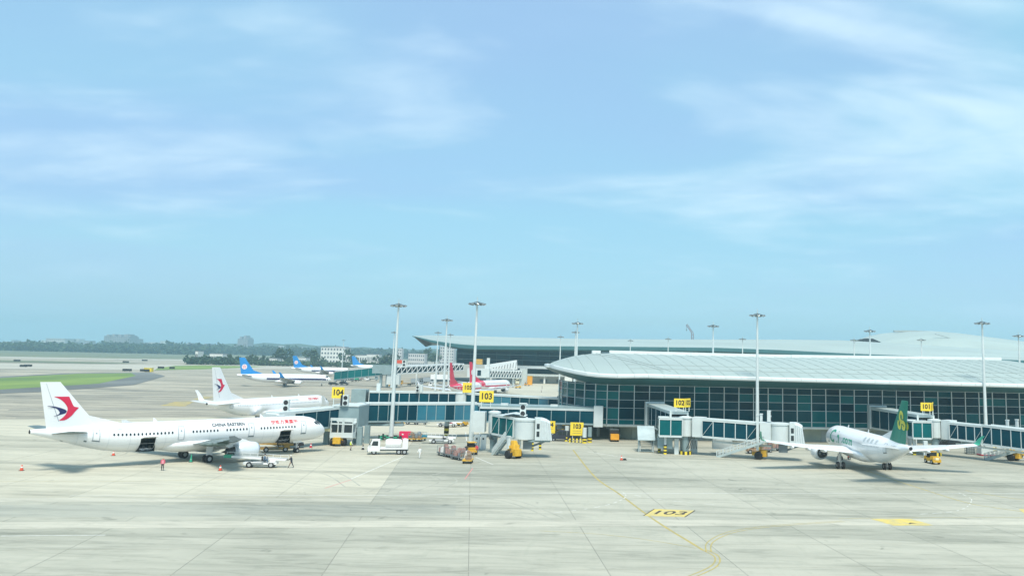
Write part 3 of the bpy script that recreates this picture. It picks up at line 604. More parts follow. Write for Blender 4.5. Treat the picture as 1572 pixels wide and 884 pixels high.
# the second swallow tailed jet, behind the first one
B = Plane('passenger_jet', 'all white twin engine jet with swallow tail and upturned winglets, parked behind the nearest jet', -80.6, 216.5, 18.6, 43.2, 22.9, 1.88, 2.0, 3.35, 12.55, 'white swallow tailed jets')
B.fuselage(); B.windows([(6.5, 35.5)], .45, .52, .20, .28, 'seam'); B.cockpit()
for a in (4.6, 37.0): B.door(a, 1, sill=False); B.door(a, -1, sill=False)
B.tailfin(); r_, n_ = swallow(.82, .35, .9); B.fin_art([r_], 'red'); B.fin_art([n_], 'navy')
B.wings(le=5.9, te=-1.4, z=2.25, span=17.1, tipdev='winglet', m='wingwhite'); B.engines(4.83, 6.6, 1.55, 1.0, 4.0, 'white', .92); B.gear(18.2, 2.86, .56, .34); B.antennas((12, 22))
B.title('CHINA EASTERN', 16.5, 1.2, .72, 'palegrey', 1, .01, 1.02, .9); B.title('\u7a7a\u822a\u65b9\u6771\u570b\u4e2d', 8.2, 1.2, .8, 'titlered', 1, .01, 1, .9)
B.title('B-5473', 35.0, 1.2, .4, 'palegrey', 1, 0)

# two blue tailed jets further off
def blue_jet(label, X, Y, head, L, xg):
    S = Plane('passenger_jet', label, X, Y, head, L, xg, 1.88, 2.0, 3.35, 12.6, 'blue tailed jets')
    S.fuselage(); S.windows([(6.5, L - 8)], .75, .52, .24, .3); S.cockpit()
    for sd in (1, -1):
        S.strip(.6, L - 13, sd * 1.50, sd * 1.90, .02, 24, 2).build('cheatline', 'navy', S.root); S.door(4.6, sd, sill=False); S.door(L - 6.3, sd, sill=False)
    S.tailfin('sblue')
    c = [(1.15 * cos(2 * pi * k / 24) + 2.55, 1.15 * sin(2 * pi * k / 24) + 4.2) for k in range(24)]
    S.fin_art([c], 'cream', name='tail_disc')
    pet = []
    for k in range(5):
        a = 2 * pi * k / 5 - pi / 2
        pet.append([(2.55 + .55 * cos(a) + .36 * cos(a) * cos(q) - .24 * sin(a) * sin(q), 4.2 + .55 * sin(a) + .36 * sin(a) * cos(q) + .24 * cos(a) * sin(q)) for q in [2 * pi * i / 10 for i in range(10)]])
    S.fin_art(pet, 'pink', name='tail_flower', off=.05)
    S.wings(le=5.9, te=-1.4, z=2.25, span=17.1, tipdev='winglet', tipmat='sblue'); S.engines(4.83, 6.6, 1.55, 1.0, 4.0, 'white', .92); S.gear(15.6 * L / 39.5, 2.86, .56, .34)
    return S
blue_jet('nearer of two blue flower tailed jets, with blue winglets', -150.4, 421.5, 65, 42.1, 20.8)
q = G(500, 577); blue_jet('farther blue tailed white jet, partly hidden behind the nearer blue tailed one', q.x - 6, q.y + 10, 62, 39.5, 19.6)
# a third blue fin showing over the walkway
T = Plane('passenger_jet', 'distant jet of which a blue tail shows above the far teal walkway', -196, 760, 75, 39.5, 19.6, 1.88, 2.0, 3.35, 12.4)
T.fuselage(n=14); T.tailfin('sblue'); T.wings(le=5.9, te=-1.4, z=2.25, span=17.1, fairings=False); T.engines(4.83, 6.6, 1.55, 1.0, 4.0, 'white', .92); T.gear(15.6, 2.86, .56, .34)

# two red tailed jets at the stand before the far terminal
def red_jet(label, X, Y, head, disc):
    S = Plane('passenger_jet', label, X, Y, head, 39.5, 19.6, 1.9, 2.0, 3.5, 13.4, 'red tailed jets')
    S.fuselage(); S.windows([(6.5, 31)], .75, .52, .24, .3); S.cockpit()
    for sd in (1, -1):
        mb = MB(); S.strip(3, 27, sd * 1.62, sd * 1.92, .02, 18, 2, mb); S.strip(27, 38.6, sd * .05, sd * 1.85, .02, 8, 6, mb); mb.build('cheatline', 'red', S.root); S.door(4.6, sd, sill=False); S.door(33, sd, sill=False)
    S.tailfin('red')
    if disc: S.fin_art([[(1.05 * cos(2 * pi * k / 24) + 2.7, 1.15 * sin(2 * pi * k / 24) + 4.3) for k in range(24)]], 'cream', name='tail_disc')
    S.wings(le=5.9, te=-1.4, z=2.25, span=17.1, tipdev='winglet', tipmat='white', tiph=1.8); S.engines(4.83, 7.0, 1.6, 1.35, 4.4, 'white', .95); S.gear(15.6, 2.86, .56, .34)
red_jet('white jet with red tail bearing a pale disc, red line along its body', -51.0, 396, 20, True)
red_jet('red tailed jet seen end on behind the yellow 105 board', -55.0, 352, 9, False)

# the green tailed jet on the right
C = Plane('passenger_jet', 'white jet with green tail and yellow curled emblem, seen from behind on the right', 42.0, 146.3, -2.6, 37.57, 17.71, 1.975, 2.07, 3.93, 11.76)
C.fuselage(); C.windows([(6.6, 29.0)], .5, .533, .18, .26, 'seam'); C.cockpit()
for sd in (1, -1): C.door(5.1, sd); C.door(31.0, sd)
C.tailfin('green')
def ribbon(pts, w):
    P = [Vector(p) for p in bez(*pts)]; out = []
    for i in range(len(P) - 1):
        d = (P[i + 1] - P[i]).normalized(); n = Vector((-d.y, d.x)) * w / 2; e = d * .05
        out.append([tuple(P[i] - n - e), tuple(P[i] + n - e), tuple(P[i + 1] + n + e), tuple(P[i + 1] - n + e)])
    return out
C.fin_art(ribbon([(1.75, 2.55), (1.8, 2.02), (2.35, 1.72), (2.8, 2.1), (2.72, 2.68), (2.1, 3.0), (1.4, 3.08), (.95, 3.42), (1.08, 3.86), (1.6, 3.86), (1.7, 3.5)], .52) + ribbon([(2.45, 2.9), (2.45, 3.4), (2.7, 3.85), (3.2, 3.75), (3.42, 3.3), (3.3, 2.95)], .52), 'yellow')
C.wings(span=16.9, tipdev='winglet', tipmat='ygreen', tiph=1.5, m='wingwhite'); C.engines(m='white'); C.gear(12.64); C.antennas((10, 20)); C.seams((7.0, 11.5, 20.5, 25, 29.0, 33))
C.title('C', 7.2, .40, 3.2, 'ygreen', -1, .06, 1, 1.1); C.title('h', 10.3, .42, 2.7, 'ygreen', -1, .06, 1, 1.3); C.title('.com', 15.2, .36, 1.9, 'ygreen', -1, .04, 1.05, 1.4)
C.title('\u6625 \u79cb \u822a \u7a7a', 25.4, 1.25, .9, 'palegrey', -1, .01, 1.5); C.title('B-6841', 33.4, .95, .6, 'palegrey', -1, 0)

# ------------------------------------------------------------------ the near terminal pier. Local axes: x along its face, y into the building
TO = Vector((44.1, 192.0, 0)); TA = math.atan2(.139, .990)
TA_ = thing('terminal_building', 'near terminal pier with a teal glass front under a sweeping pale metal roof', 'terminal', TO, TA)
def TW(t, y, z=0): return TO + Vector((cos(TA) * t - sin(TA) * y, sin(TA) * t + cos(TA) * y, z))
ROWS = [3.2, 4.2, 6.55, 8.2, 9.9, 11.5]
BAY = 3.2; T0 = -41.6; NB = 33
# plan of the glass: a rounded end, then the straight face
end = []
for k in range(8):
    a = R_(90 + 90 * k / 7); end.append((T0 + 10.5 * cos(a) * 1.0, 21 - 21 * sin(a)))
end = end[::-1]                                   # from the far left of the curve to the corner
plan = end + [(T0 + BAY * k, 0.0) for k in range(1, NB + 1)]
pane_cache = {}
for i in range(len(plan) - 1):
    (xa, ya), (xb, yb) = plan[i], plan[i + 1]; w = math.hypot(xb - xa, yb - ya); rz = math.atan2(yb - ya, xb - xa)
    for r in range(5):
        h = ROWS[r + 1] - ROWS[r]; mt = 'glassgreen' if (r == 0 or (i < 7 and random.random() < .6) or random.random() < .12) else 'glass'
        key = (round(w, 2), r, mt)
        if key not in pane_cache:
            o = MB().box((0, 0, 0), (w - .04, .06, h - .04)).build('glass_pane', mt, TA_); pane_cache[key] = o
        else:
            o = pane_cache[key].copy(); COL.objects.link(o); o.parent = TA_
        o.location = ((xa + xb) / 2, (ya + yb) / 2, (ROWS[r] + ROWS[r + 1]) / 2); o.rotation_euler = (random.uniform(-.006, .006), 0, rz + random.uniform(-.006, .006))
mul0 = MB().box((0, -.10, 7.35), (.15, .26, 8.3)).build('mullion', 'mullion', TA_); first = True
for i, (x, y) in enumerate(plan):
    o = mul0 if first else inst(mul0, TA_, (0, 0, 0)); first = False
    o.location = (x, y, 0); o.rotation_euler = (0, 0, math.atan2(plan[min(i + 1, len(plan) - 1)][1] - plan[max(i - 1, 0)][1], plan[min(i + 1, len(plan) - 1)][0] - plan[max(i - 1, 0)][0]))
for z in ROWS[:-1] + [11.2]:
    mb = MB()
    for (xa, ya), (xb, yb) in zip(plan, plan[1:]): mb.beam((xa, ya - .07, z), (xb, yb - .07, z), .17, .10)
    mb.build('transom', 'transom', TA_)
mb = MB()
for (xa, ya), (xb, yb) in zip(plan, plan[1:]): mb.beam((xa, ya - .05, 2.98), (xb, yb - .05, 2.98), .7, .32)
mb.build('slab_edge', 'slab_edge', TA_)
# dark ceiling and floor inside, so that the panes stand on something
MB().prism([(p[0], p[1] + .5, 2.6) for p in plan] + [(plan[-1][0], 45, 2.6), (plan[0][0], 45, 2.6)], (0, 0, .35)).build('upper_floor', 'slab_edge', TA_)
# ground floor
lower = [(T0 + 1.5, 6.0), (T0 + 3.5, 3.2), (T0 + 6, 2.4), (T0 + BAY * NB, 2.4)]
mb = MB()
for (xa, ya), (xb, yb) in zip([(T0 + 2, 30)] + lower, lower): mb.beam((xa, ya, 1.4), (xb, yb, 1.4), .3, 2.8)
mb.build('ground_floor_wall', 'wall', TA_)
x = T0 + 6.5
while x < T0 + BAY * NB - 4:
    w = random.choice((1.0, 1.1, 2.4, 3.0)); kind = random.random()
    if kind < .4: MB().box((x + w / 2, 2.22, 1.15), (w, .1, 2.3)).build('service_door', 'shutter', TA_)
    elif kind < .6: MB().box((x + w / 2, 2.22, 1.7), (w, .08, 1.1)).build('louvre', 'lampgrey', TA_)
    else: MB().box((x + .3, 1.7, 1.4), (.6, .6, 2.8)).build('pillar', 'wallwhite', TA_)
    x += w + random.uniform(2.0, 5.5)
for x in (-44.5, -42, -38): MB().tube((x, 4 + (-38 - x) * .8, 0), (x, 4 + (-38 - x) * .8, 2.8), .35, n=12).build('pillar', 'wallwhite', TA_)
# the roof: fascia line in plan (x, y, z bottom), curving back to a raised point at the left
FAS = [(-55.2, 11.5, 14.35), (-54.7, 8.6, 14.15), (-53.1, 4.5, 13.75), (-51.1, .8, 13.35), (-48.9, -2.6, 13.0), (-46.5, -4.9, 12.8), (-43, -6.3, 12.75), (-39.6, -6.8, 12.85), (-36.8, -7, 12.95)]
k = -33.6
while k < 65: FAS.append((k, -7, 12.92 - max(0, (k + 33)) * .0045)); k += 3.2
def back(i): return 34.0 + (FAS[i][0] + 57) * 0.0
RIDGE = lambda t: min(17.8, 15.2 + 2.6 * (1 - max(0, 1 - (t + 55.2) / 15) ** 2)) + max(0, t) * .012
RIDY = lambda t: 11.5 + 17.5 * min(1, max(0, (t + 55.2)) / 14) ** .6
rings = []
for i, (x, y, z) in enumerate(FAS):
    r = []; ry = RIDY(x); rz = RIDGE(x); zt = z + .78
    for s in [k / 12 for k in range(13)]:
        r.append((x + .0, y + (ry - y) * s, zt + (rz - zt) * (1 - (1 - s) ** 1.55)))
    r += [(x, ry + .5, rz - .05), (x, ry + (ry - y) * .5 + .6, rz - .9), (x, ry + (ry - y) + .8, zt)]
    rings.append(r)
MB().loft(rings, closed=False, cap=False).build('roof', 'roof', TA_, smooth=True)
for i in range(len(FAS) - 1):
    a, b = Vector(FAS[i]), Vector(FAS[i + 1]); d = (b - a).normalized() * .02
    MB().loft([[p + Vector((0, 0, -.05)), p + Vector((0, -.18, .18)), p + Vector((0, -.2, .62)), p + Vector((0, .05, .80)), p + Vector((0, .3, .80)), p + Vector((0, .3, -.05))] for p in (a + d, b - d)]).build('fascia_panel', 'fascia', TA_)
MB().loft([[Vector(FAS[0]) + Vector((-.05, .3, -.05)), Vector(FAS[0]) + Vector((-.7, 1.5, .2)), Vector(FAS[0]) + Vector((-.6, 1.5, .7)), Vector(FAS[0]) + Vector((0, .2, .78))], [Vector((-54.2, 34, 14.3)), Vector((-54.9, 34, 14.5)), Vector((-54.8, 34, 14.9)), Vector((-54, 34, 15))]]).build('fascia_panel', 'fascia', TA_)
rings = []
def glass_y(x): return 0 if x > T0 else 21 - 21 * math.sqrt(max(0, 1 - ((x - T0) / 10.5) ** 2))
for x, y, z in FAS:
    gy = glass_y(x) if x > T0 - 10.4 else 24
    gy = max(gy, y + 2); kk = min(1, max(0, (x + 55.2) / 9)); zb = z - .1 + (min(z, 11.25) - z + .1) * kk
    rings.append([(x, y + .1, z - .02)] + [(x, y + (gy - y) * s, z - .02 + (zb - z) * (s ** .8)) for s in (.25, .5, .75, 1)] + [(x, gy + 6, zb + .05)])
MB().loft(rings, closed=False, cap=False).build('soffit', 'soffit', TA_, smooth=True)
mb = MB()
for i in range(len(FAS)):
    x = FAS[i][0]
    if x > -40 and i + 1 < len(FAS): mb.beam((x, RIDY(x) + .3, RIDGE(x) + .25), (FAS[i + 1][0], RIDY(FAS[i + 1][0]) + .3, RIDGE(FAS[i + 1][0]) + .25), .3, .9)
mb.build('ridge_upstand', 'fascia', TA_)
for x in (-43.0, -18.5, 7.0): MB().box((x, RIDY(x) + .4, RIDGE(x) + .25), (2.0, 1.4, .8)).build('roof_hatch', 'fascia', TA_)
def roof_pt(x, s):
    i = max(k for k in range(len(FAS)) if FAS[k][0] <= x); f = (x - FAS[i][0]) / (FAS[i + 1][0] - FAS[i][0]); y = FAS[i][1] * (1 - f) + FAS[i + 1][1] * f; zt = FAS[i][2] * (1 - f) + FAS[i + 1][2] * f + .78
    ry, rz = RIDY(x), RIDGE(x); return Vector((x, y + (ry - y) * s, zt + (rz - zt) * (1 - (1 - s) ** 1.55) + .04))
mb = MB()
for (x0, s0), (x1, s1) in (((-47, .98), (-33, .10)), ((-44.5, .98), (-31.5, .10))):
    for k in range(10):
        f, g = k / 10, (k + 1) / 10; mb.beam(roof_pt(x0 + (x1 - x0) * f, s0 + (s1 - s0) * f), roof_pt(x0 + (x1 - x0) * g, s0 + (s1 - s0) * g), .10, .06)
for s in (.16, .3):
    for i in range(7, len(FAS) - 2): mb.beam(roof_pt(FAS[i][0], s), roof_pt(FAS[i + 1][0], s), .09, .05)
mb.build('roof_seam', 'shutter', TA_)
mb = MB()
for i in range(3, len(FAS) - 2):
    for f in (0, ):
        x = FAS[i][0] * (1 - f) + FAS[i + 1][0] * f
        for k in range(8): mb.beam(roof_pt(x, k / 8 + .02), roof_pt(x, (k + 1) / 8 - .0), .10, .05)
mb.build('standing_seam', 'roofseam', TA_, kind='stuff')

# ------------------------------------------------------------------ the far terminal: its roof edge, ridge and glass face
TB = thing('terminal_building', 'far terminal with a long upswept roof point, beyond the red tails', 'terminal', (-60, 545, 0), 0)
YB = lambda px: 545 + (px - 740) * .05
eave = [(633, 516.5), (645, 520), (660, 525), (684, 531.0), (707, 534.5), (735, 536.5), (800, 537), (900, 537.5), (1000, 538.5), (1100, 539.5), (1200, 543), (1300, 548), (1420, 553), (1580, 559)]
ridg = [(633.5, 515.5), (645, 514.8), (660, 514.5), (684, 515), (707, 515.4), (735, 516), (800, 518), (900, 520), (1000, 520.6), (1100, 520.8), (1200, 521.0), (1290, 522), (1420, 529.6), (1580, 540)]
rt, fb, so_ = [], [], []
for (ex, ey), (rx, ry) in zip(eave, ridg):
    e = H(ex, ey, YB(ex) - 14); r = H(rx, ry, YB(rx) + (52 if rx > 640 else -12)); k = min(1, max(0, (ex - 633) / 60)); e2 = e + Vector((0, -.2, .3 + 2.0 * k))
    rt.append([e2 + (r - e2) * s + Vector((0, 0, sin(s * pi) * .9 * k)) for s in [q / 8 for q in range(9)]] + [r + Vector((0, 40, -6))])
    fb.append([e, e + Vector((0, -.5, .2)), e + Vector((0, -.5, .2 + 1.8 * k)), e2 + Vector((0, .3, .1))])
    g_ = Vector((e.x, e.y + 14, e.z - 1.0 * k)); so_.append([e + Vector((0, .2, 0)), e + (g_ - e) * .5 + Vector((0, 0, .2)), g_, g_ + Vector((0, 12, 0))])
MB().loft(rt, closed=False, cap=False).build('roof', 'roof', TB, smooth=True, world=True)
MB().loft(fb, closed=False, cap=False).build('fascia', 'soffit', TB, world=True)
MB().loft(so_, closed=False, cap=False).build('soffit', 'soffit', TB, world=True)
gx0 = H(700, 560, YB(700)).x; bay = 8.0; zr = [10.4, 13.6, 16.8, 19.6]
p0 = None
for i in range(26):
    x = gx0 + bay * i; y = 545 + (i * .8)
    for r in range(3):
        lean = (3 - r) * 1.0 if i == 0 else 0
        if p0 is None or True:
            key = ('B', r)
            if key not in pane_cache: pane_cache[key] = MB().box((0, 0, 0), (bay - .12, .1, zr[r + 1] - zr[r] - .12)).build('glass_pane', 'glass', TB); o = pane_cache[key]
            else: o = pane_cache[key].copy(); COL.objects.link(o); o.parent = TB
            o.location = (x + bay / 2 + 60, y - 545, (zr[r] + zr[r + 1]) / 2); o.rotation_euler = (random.uniform(-.01, .01), 0, .1 + random.uniform(-.01, .01))
mb = MB()
for i in range(27): mb.box((gx0 + bay * i, 544.8 + i * .8, 15), (.25, .3, 9.4))
mb.build('mullion', 'soffit', TB, world=True)
mb = MB(); xe = gx0 + bay * 26
mb.beam((gx0 + 18, 541, 9.6), (xe, 562, 9.6), 6, 1.5, ); mb.build('concourse_slab', 'fascia', TB, world=True)
MB().beam((gx0 + 20, 546, 7.2), (xe, 566, 7.2), 1, 3.2).build('lower_glazing', 'glass', TB, world=True)
MB().beam((gx0 + 26, 541, 5.0), (xe, 561, 5.0), 5, 1.2).build('canopy_slab', 'slab_edge', TB, world=True)
MB().beam((gx0 + 20, 547, 2.2), (xe, 567, 2.2), 1, 4.4).build('ground_floor_wall', 'wallwhite', TB, world=True)
for k in range(9):
    x = gx0 + 26 + k * 9; MB().box((x, 546.2 + (x - gx0) * .1 - 2, 1.7), (random.choice((2, 3, 4.5)), .3, random.choice((1.6, 2.6)))).build('doorway', 'lampgrey', TB, world=True)
for k in range(5):
    x = gx0 + 22 + k * 16; MB().box((x, 540 + k * 1.6, 2.3), (1.0, 1.0, 4.6)).build('pillar', 'wallwhite', TB, world=True)
q = H(873, 575, 540); MB().box((q.x, 540, 5), (4.5, 4.5, 10)).build('pillar', 'wallwhite', TB, world=True)

# the domed hall behind, and its dark louvred eyebrow
TC = thing('terminal_hall', 'pale domed hall roof rising behind the near pier, with a dark crescent opening', 'terminal', (230, 760, 0), 0)
dome = [(1285, 527), (1318, 522), (1335, 515.5), (1352, 512), (1390, 508.5), (1425, 507.6), (1460, 510.8), (1520, 518.5), (1580, 526), (1650, 540)]
rings = []
for px, py in dome:
    c = H(px, py, 760)
    rings.append([(c.x, 660, c.z - 26), (c.x, 690, c.z - 9.5), (c.x, 712, c.z - 4.6), (c.x, 735, c.z - 1.3), tuple(c), (c.x, 790, c.z - 2), (c.x, 830, 5)])
MB().loft(rings, closed=False, cap=False).build('roof', 'roof', TC, smooth=True, world=True)
def strip_on(pts, Y, w, h, m, name):
    mb = MB(); P = [H(px, py, Y) for px, py in pts]
    for a, b in zip(P, P[1:]): mb.beam(a, b, w, h)
    return mb.build(name, m, TC, world=True)
strip_on([(1372, 508.2), (1400, 508.4), (1425, 509.6), (1450, 512.5), (1507, 519), (1580, 526.5)], 752, 3, 1.4, 'shutter', 'roof_gutter')
strip_on([(1435, 512.5), (1470, 522), (1510, 531.5), (1540, 536)], 700, 1, .5, 'shutter', 'roof_gutter')
strip_on([(1530, 537), (1580, 541)], 690, 2, 1.6, 'shutter', 'roof_gutter')
cr = [(1314, 523.4), (1320, 521), (1330, 519.2), (1340, 519.6), (1353, 525.2), (1345, 526), (1330, 525)]
MB().prism([H(px, py, 690) for px, py in cr], (0, 6, 0)).build('crescent_opening', 'dark', TC, world=True)

# ------------------------------------------------------------------ floodlight masts
mast = thing('floodlight_mast', 'x', 'light mast', (0, 0, 0))
MB().tube((0, 0, 0), (0, 0, 1.2), .50, .48, 14).tube((0, 0, 1.2), (0, 0, 27), .42, .17, 14).build('pole', 'pole', mast, auto=R_(40))
MB().box((0, 0, .1), (1.6, 1.6, .2)).build('footing', 'slab', mast)
mb = MB(); n = 20
mb.revolve([(26.7, .25), (26.75, .9), (26.95, 1.0), (27.0, .3)], Matrix.Rotation(-pi / 2, 4, 'Y'), n)
for k in range(10):
    a = 2 * pi * k / 10; mb.beam((.1 * cos(a), .1 * sin(a), 27.3), (1.35 * cos(a), 1.35 * sin(a), 26.9), .07, .07)
mb.build('lamp_ring', 'lampgrey', mast)
MB().tube((0, 0, 26.9), (0, 0, 28.2), .14, .05, 6).build('lightning_rod', 'gpaint', mast)
fl = None
for k in range(10):
    a = 2 * pi * k / 10
    if fl is None:
        mb = MB().box((0, 0, 0), (.42, .56, .26), top=(.7, .8)); mb.k = 1; mb.box((.02, 0, -.14), (.36, .48, .03)); fl = mb.build('floodlight', ['lampgrey', 'lens'], mast); o = fl
    else: o = inst(fl, mast, (0, 0, 0))
    o.location = (1.42 * cos(a), 1.42 * sin(a), 26.85); o.rotation_euler = (0, R_(-28), a)
near = [((600, 675), 'tall floodlight mast standing in the black and green barrier, next to the red container'), ((722.5, 689), 'tallest looking floodlight mast, rising behind the baggage carts beside the 103 bridge'),
        (None, 'floodlight mast behind the glass walkway, between the container mast and the baggage cart mast', (687, 479)), (None, 'floodlight mast rising behind the boarding stairs of the 102 bridge', (1162.6, 467)), (None, 'floodlight mast rising behind the long 101 tunnel at the right', (1507, 480)),
        (None, 'floodlight mast whose foot is hidden by the tip of the near pier roof', (887, 484)), (None, 'floodlight mast showing above the near roof, just right of the red crane jib', (1095, 488)), (None, 'floodlight mast above the near roof, before the dark crescent of the dome', (1335, 496)), (None, 'floodlight mast at the far right edge, above the near roof', (1563, 504)),
        (None, 'small far mast seen just left of the container mast', (606, 503)), (None, 'far mast before the upswept tip of the far roof, left of the walkway mast', (673, 503)), (None, 'far mast just right of the walkway mast, above the far roof', (692, 507)), (None, 'faint distant mast low between two masts by the upswept roof tip', (676, 516)),
        (None, 'small far mast above the far roof, left of the mast behind the roof tip', (861, 510)), (None, 'small far mast peeping out close to the mast behind the roof tip', (884, 501)), (None, 'small far mast head above the far roof, left of the red crane jib', (1026, 513)), (None, 'small far mast with an extra dark box, between the crane mast and the stairs mast', (1140, 512.5)),
        (None, 'small far mast left of the dark crescent of the dome', (1311, 513.5)), (None, 'thin far mast in front of the pale dome', (1414, 512.5)), (None, 'tiny distant mast above the white four storey block', (528, 518.5)), (None, 'tiny distant mast head over the far roof, right of the near roof tip', (968, 516.5))]
for i, e in enumerate(near):
    q = G(e[0][0], e[0][1]) if e[0] else G(e[2][0], e[2][1], 28.2)
    o = mast if i == 0 else copy_tree(mast); o.location = (q.x, q.y, 0); o['label'] = e[1]; o['group'] = 'floodlight masts'; o.rotation_euler = (0, 0, random.random() * .6)
    if i == 0: o.scale = (1, 1, .965)
# the red jib crane behind the roofs
cr_ = thing('construction_crane', 'red lattice jib of a crane showing above the far roof', 'crane', H(1063, 521, 700) * Vector((1, 1, 0)) if False else (H(1063, 521, 700).x, 700, 0))
def lattice(mb, a, b, w, n, t=.12):
    a, b = Vector(a), Vector(b); d = (b - a).normalized(); r = d.cross(Vector((0, 1, 0))).normalized() * w / 2; u = Vector((0, w / 2, 0))
    cs = [r + u, r - u, -r - u, -r + u]
    for c in cs: mb.beam(a + c, b + c, t, t)
    for k in range(n):
        p, q = a + (b - a) * (k / n), a + (b - a) * ((k + 1) / n)
        for j in range(4): mb.beam(p + cs[j], q + cs[(j + 1) % 4], t * .7, t * .7)
    return mb
base = H(1063, 511, 700); top = H(1054, 498, 700)
lattice(MB(), (base.x, 700, 0), base, 1.5, 14, .22).build('tower', 'crane', cr_, world=True)
lattice(MB(), base, top, 1.1, 7, .2).build('jib', 'crane', cr_, world=True)
MB().tube(top, top - Vector((0, 0, 4)), .12, n=4).box(top - Vector((0, 0, 4.4)), (.7, .7, .9)).build('hook_block', 'lampgrey', cr_, world=True)

# ------------------------------------------------------------------ boarding bridges and glazed walkways
Z = Vector((0, 0, 1))
def tunnel(root, p0, p1, w=3.0, h=3.3, nb=4, glass='bglass', frame='bridge', diag=True, ends=False, roofm=None, pale=(), sides=(1, -1)):
    p0, p1 = Vector(p0), Vector(p1); d = (p1 - p0); L = d.length; d.normalize(); r = d.cross(Z).normalized()
    mb = MB().beam(p0 + Z * .08, p1 + Z * .08, w, .34, Z); mb.build('tunnel_floor', frame, root, world=True)
    mb = MB().beam(p0 + Z * (h - .12), p1 + Z * (h - .12), w + .16, .30, Z)
    for s in (1, -1): mb.beam(p0 + Z * (h + .08) + r * s * (w / 2), p1 + Z * (h + .08) + r * s * (w / 2), .22, .14, Z)
    mb.build('tunnel_roof', roofm or frame, root, world=True)
    for s in sides:
        for k in range(nb):
            a = p0 + d * (L * k / nb + .06) + r * s * (w / 2 - .06); b = p0 + d * (L * (k + 1) / nb - .06) + r * s * (w / 2 - .06)
            MB().prism([a + Z * .25, b + Z * .25, b + Z * (h - .27), a + Z * (h - .27)], r * s * .04).build('glass_pane', 'blueglass' if k in pale else glass, root, world=True)
        for k in range(nb + 1):
            a = p0 + d * (L * k / nb) + r * s * (w / 2); MB().beam(a + Z * .1, a + Z * (h - .1), .07 if 0 < k < nb else .34, .14, d).build('post', frame, root, world=True)
        if diag:
            for k in (0, nb - 1):
                a = p0 + d * (L * k / nb) + r * s * (w / 2 + .03); b = p0 + d * (L * (k + 1) / nb) + r * s * (w / 2 + .03)
                MB().beam(a + Z * .2, b + Z * (h - .25), .10, .05).build('brace', frame, root, world=True)
    if ends:
        for p in (p0, p1): MB().beam(p + Z * .1, p + Z * (h - .1), .2, w, d).build('end_wall', frame, root, world=True)
def striped_post(root, x, y, r, h, z0=0.0, name='support_post', m='bridge', n=4, sh=.28):
    o = MB().tube((x, y, z0), (x, y, h), r, n=12).build(name, m, root, world=True, auto=R_(40))
    mb = MB()
    for k in range(n * 2): mb.k = k % 2; mb.tube((x, y, z0 + k * sh / 1.0), (x, y, z0 + (k + 1) * sh), r + .03, n=12)
    mb.build('hazard_band', ['stripey', 'black'], o, world=False) if False else None
    mb2 = MB(); mb2.v = [tuple(XF[root.name] @ Vector(p)) for p in mb.v]; mb2.f = mb.f; mb2.m = mb.m
    mb2.build('hazard_band', ['stripey', 'black'], o); return o
def rotunda(root, x, y, r, zf, h, base=True, cab=True):
    MB().revolve([(zf, r * .92), (zf + .1, r), (zf + h - .25, r), (zf + h - .2, r + .12), (zf + h + .05, r + .12), (zf + h + .22, r * .5)], Matrix.Translation((x, y, 0)) @ Matrix.Rotation(-pi / 2, 4, 'Y'), 20, True).build('rotunda', 'bridge', root, world=True, auto=R_(40))
    mb = MB()
    for k in range(8):
        a = 2 * pi * k / 8 + .3; mb.beam((x + r * cos(a), y + r * sin(a), zf + .15), (x + r * cos(a), y + r * sin(a), zf + h - .25), .10, .06)
    mb.build('rotunda_ribs', 'bridge', root, world=True)
    MB().tube((x, y, 0), (x, y, zf), .55, .75, 12).build('pedestal', 'bridgegrey', root, world=True)
    if base:
        mb = MB()
        for k in range(16): mb.k = k % 2; a = 2 * pi * k / 16; mb.box((x + 1.0 * cos(a), y + 1.0 * sin(a), .28), (.22, .42, .56), a)
        mb.build('hazard_base', ['stripey', 'black'], root, world=True)
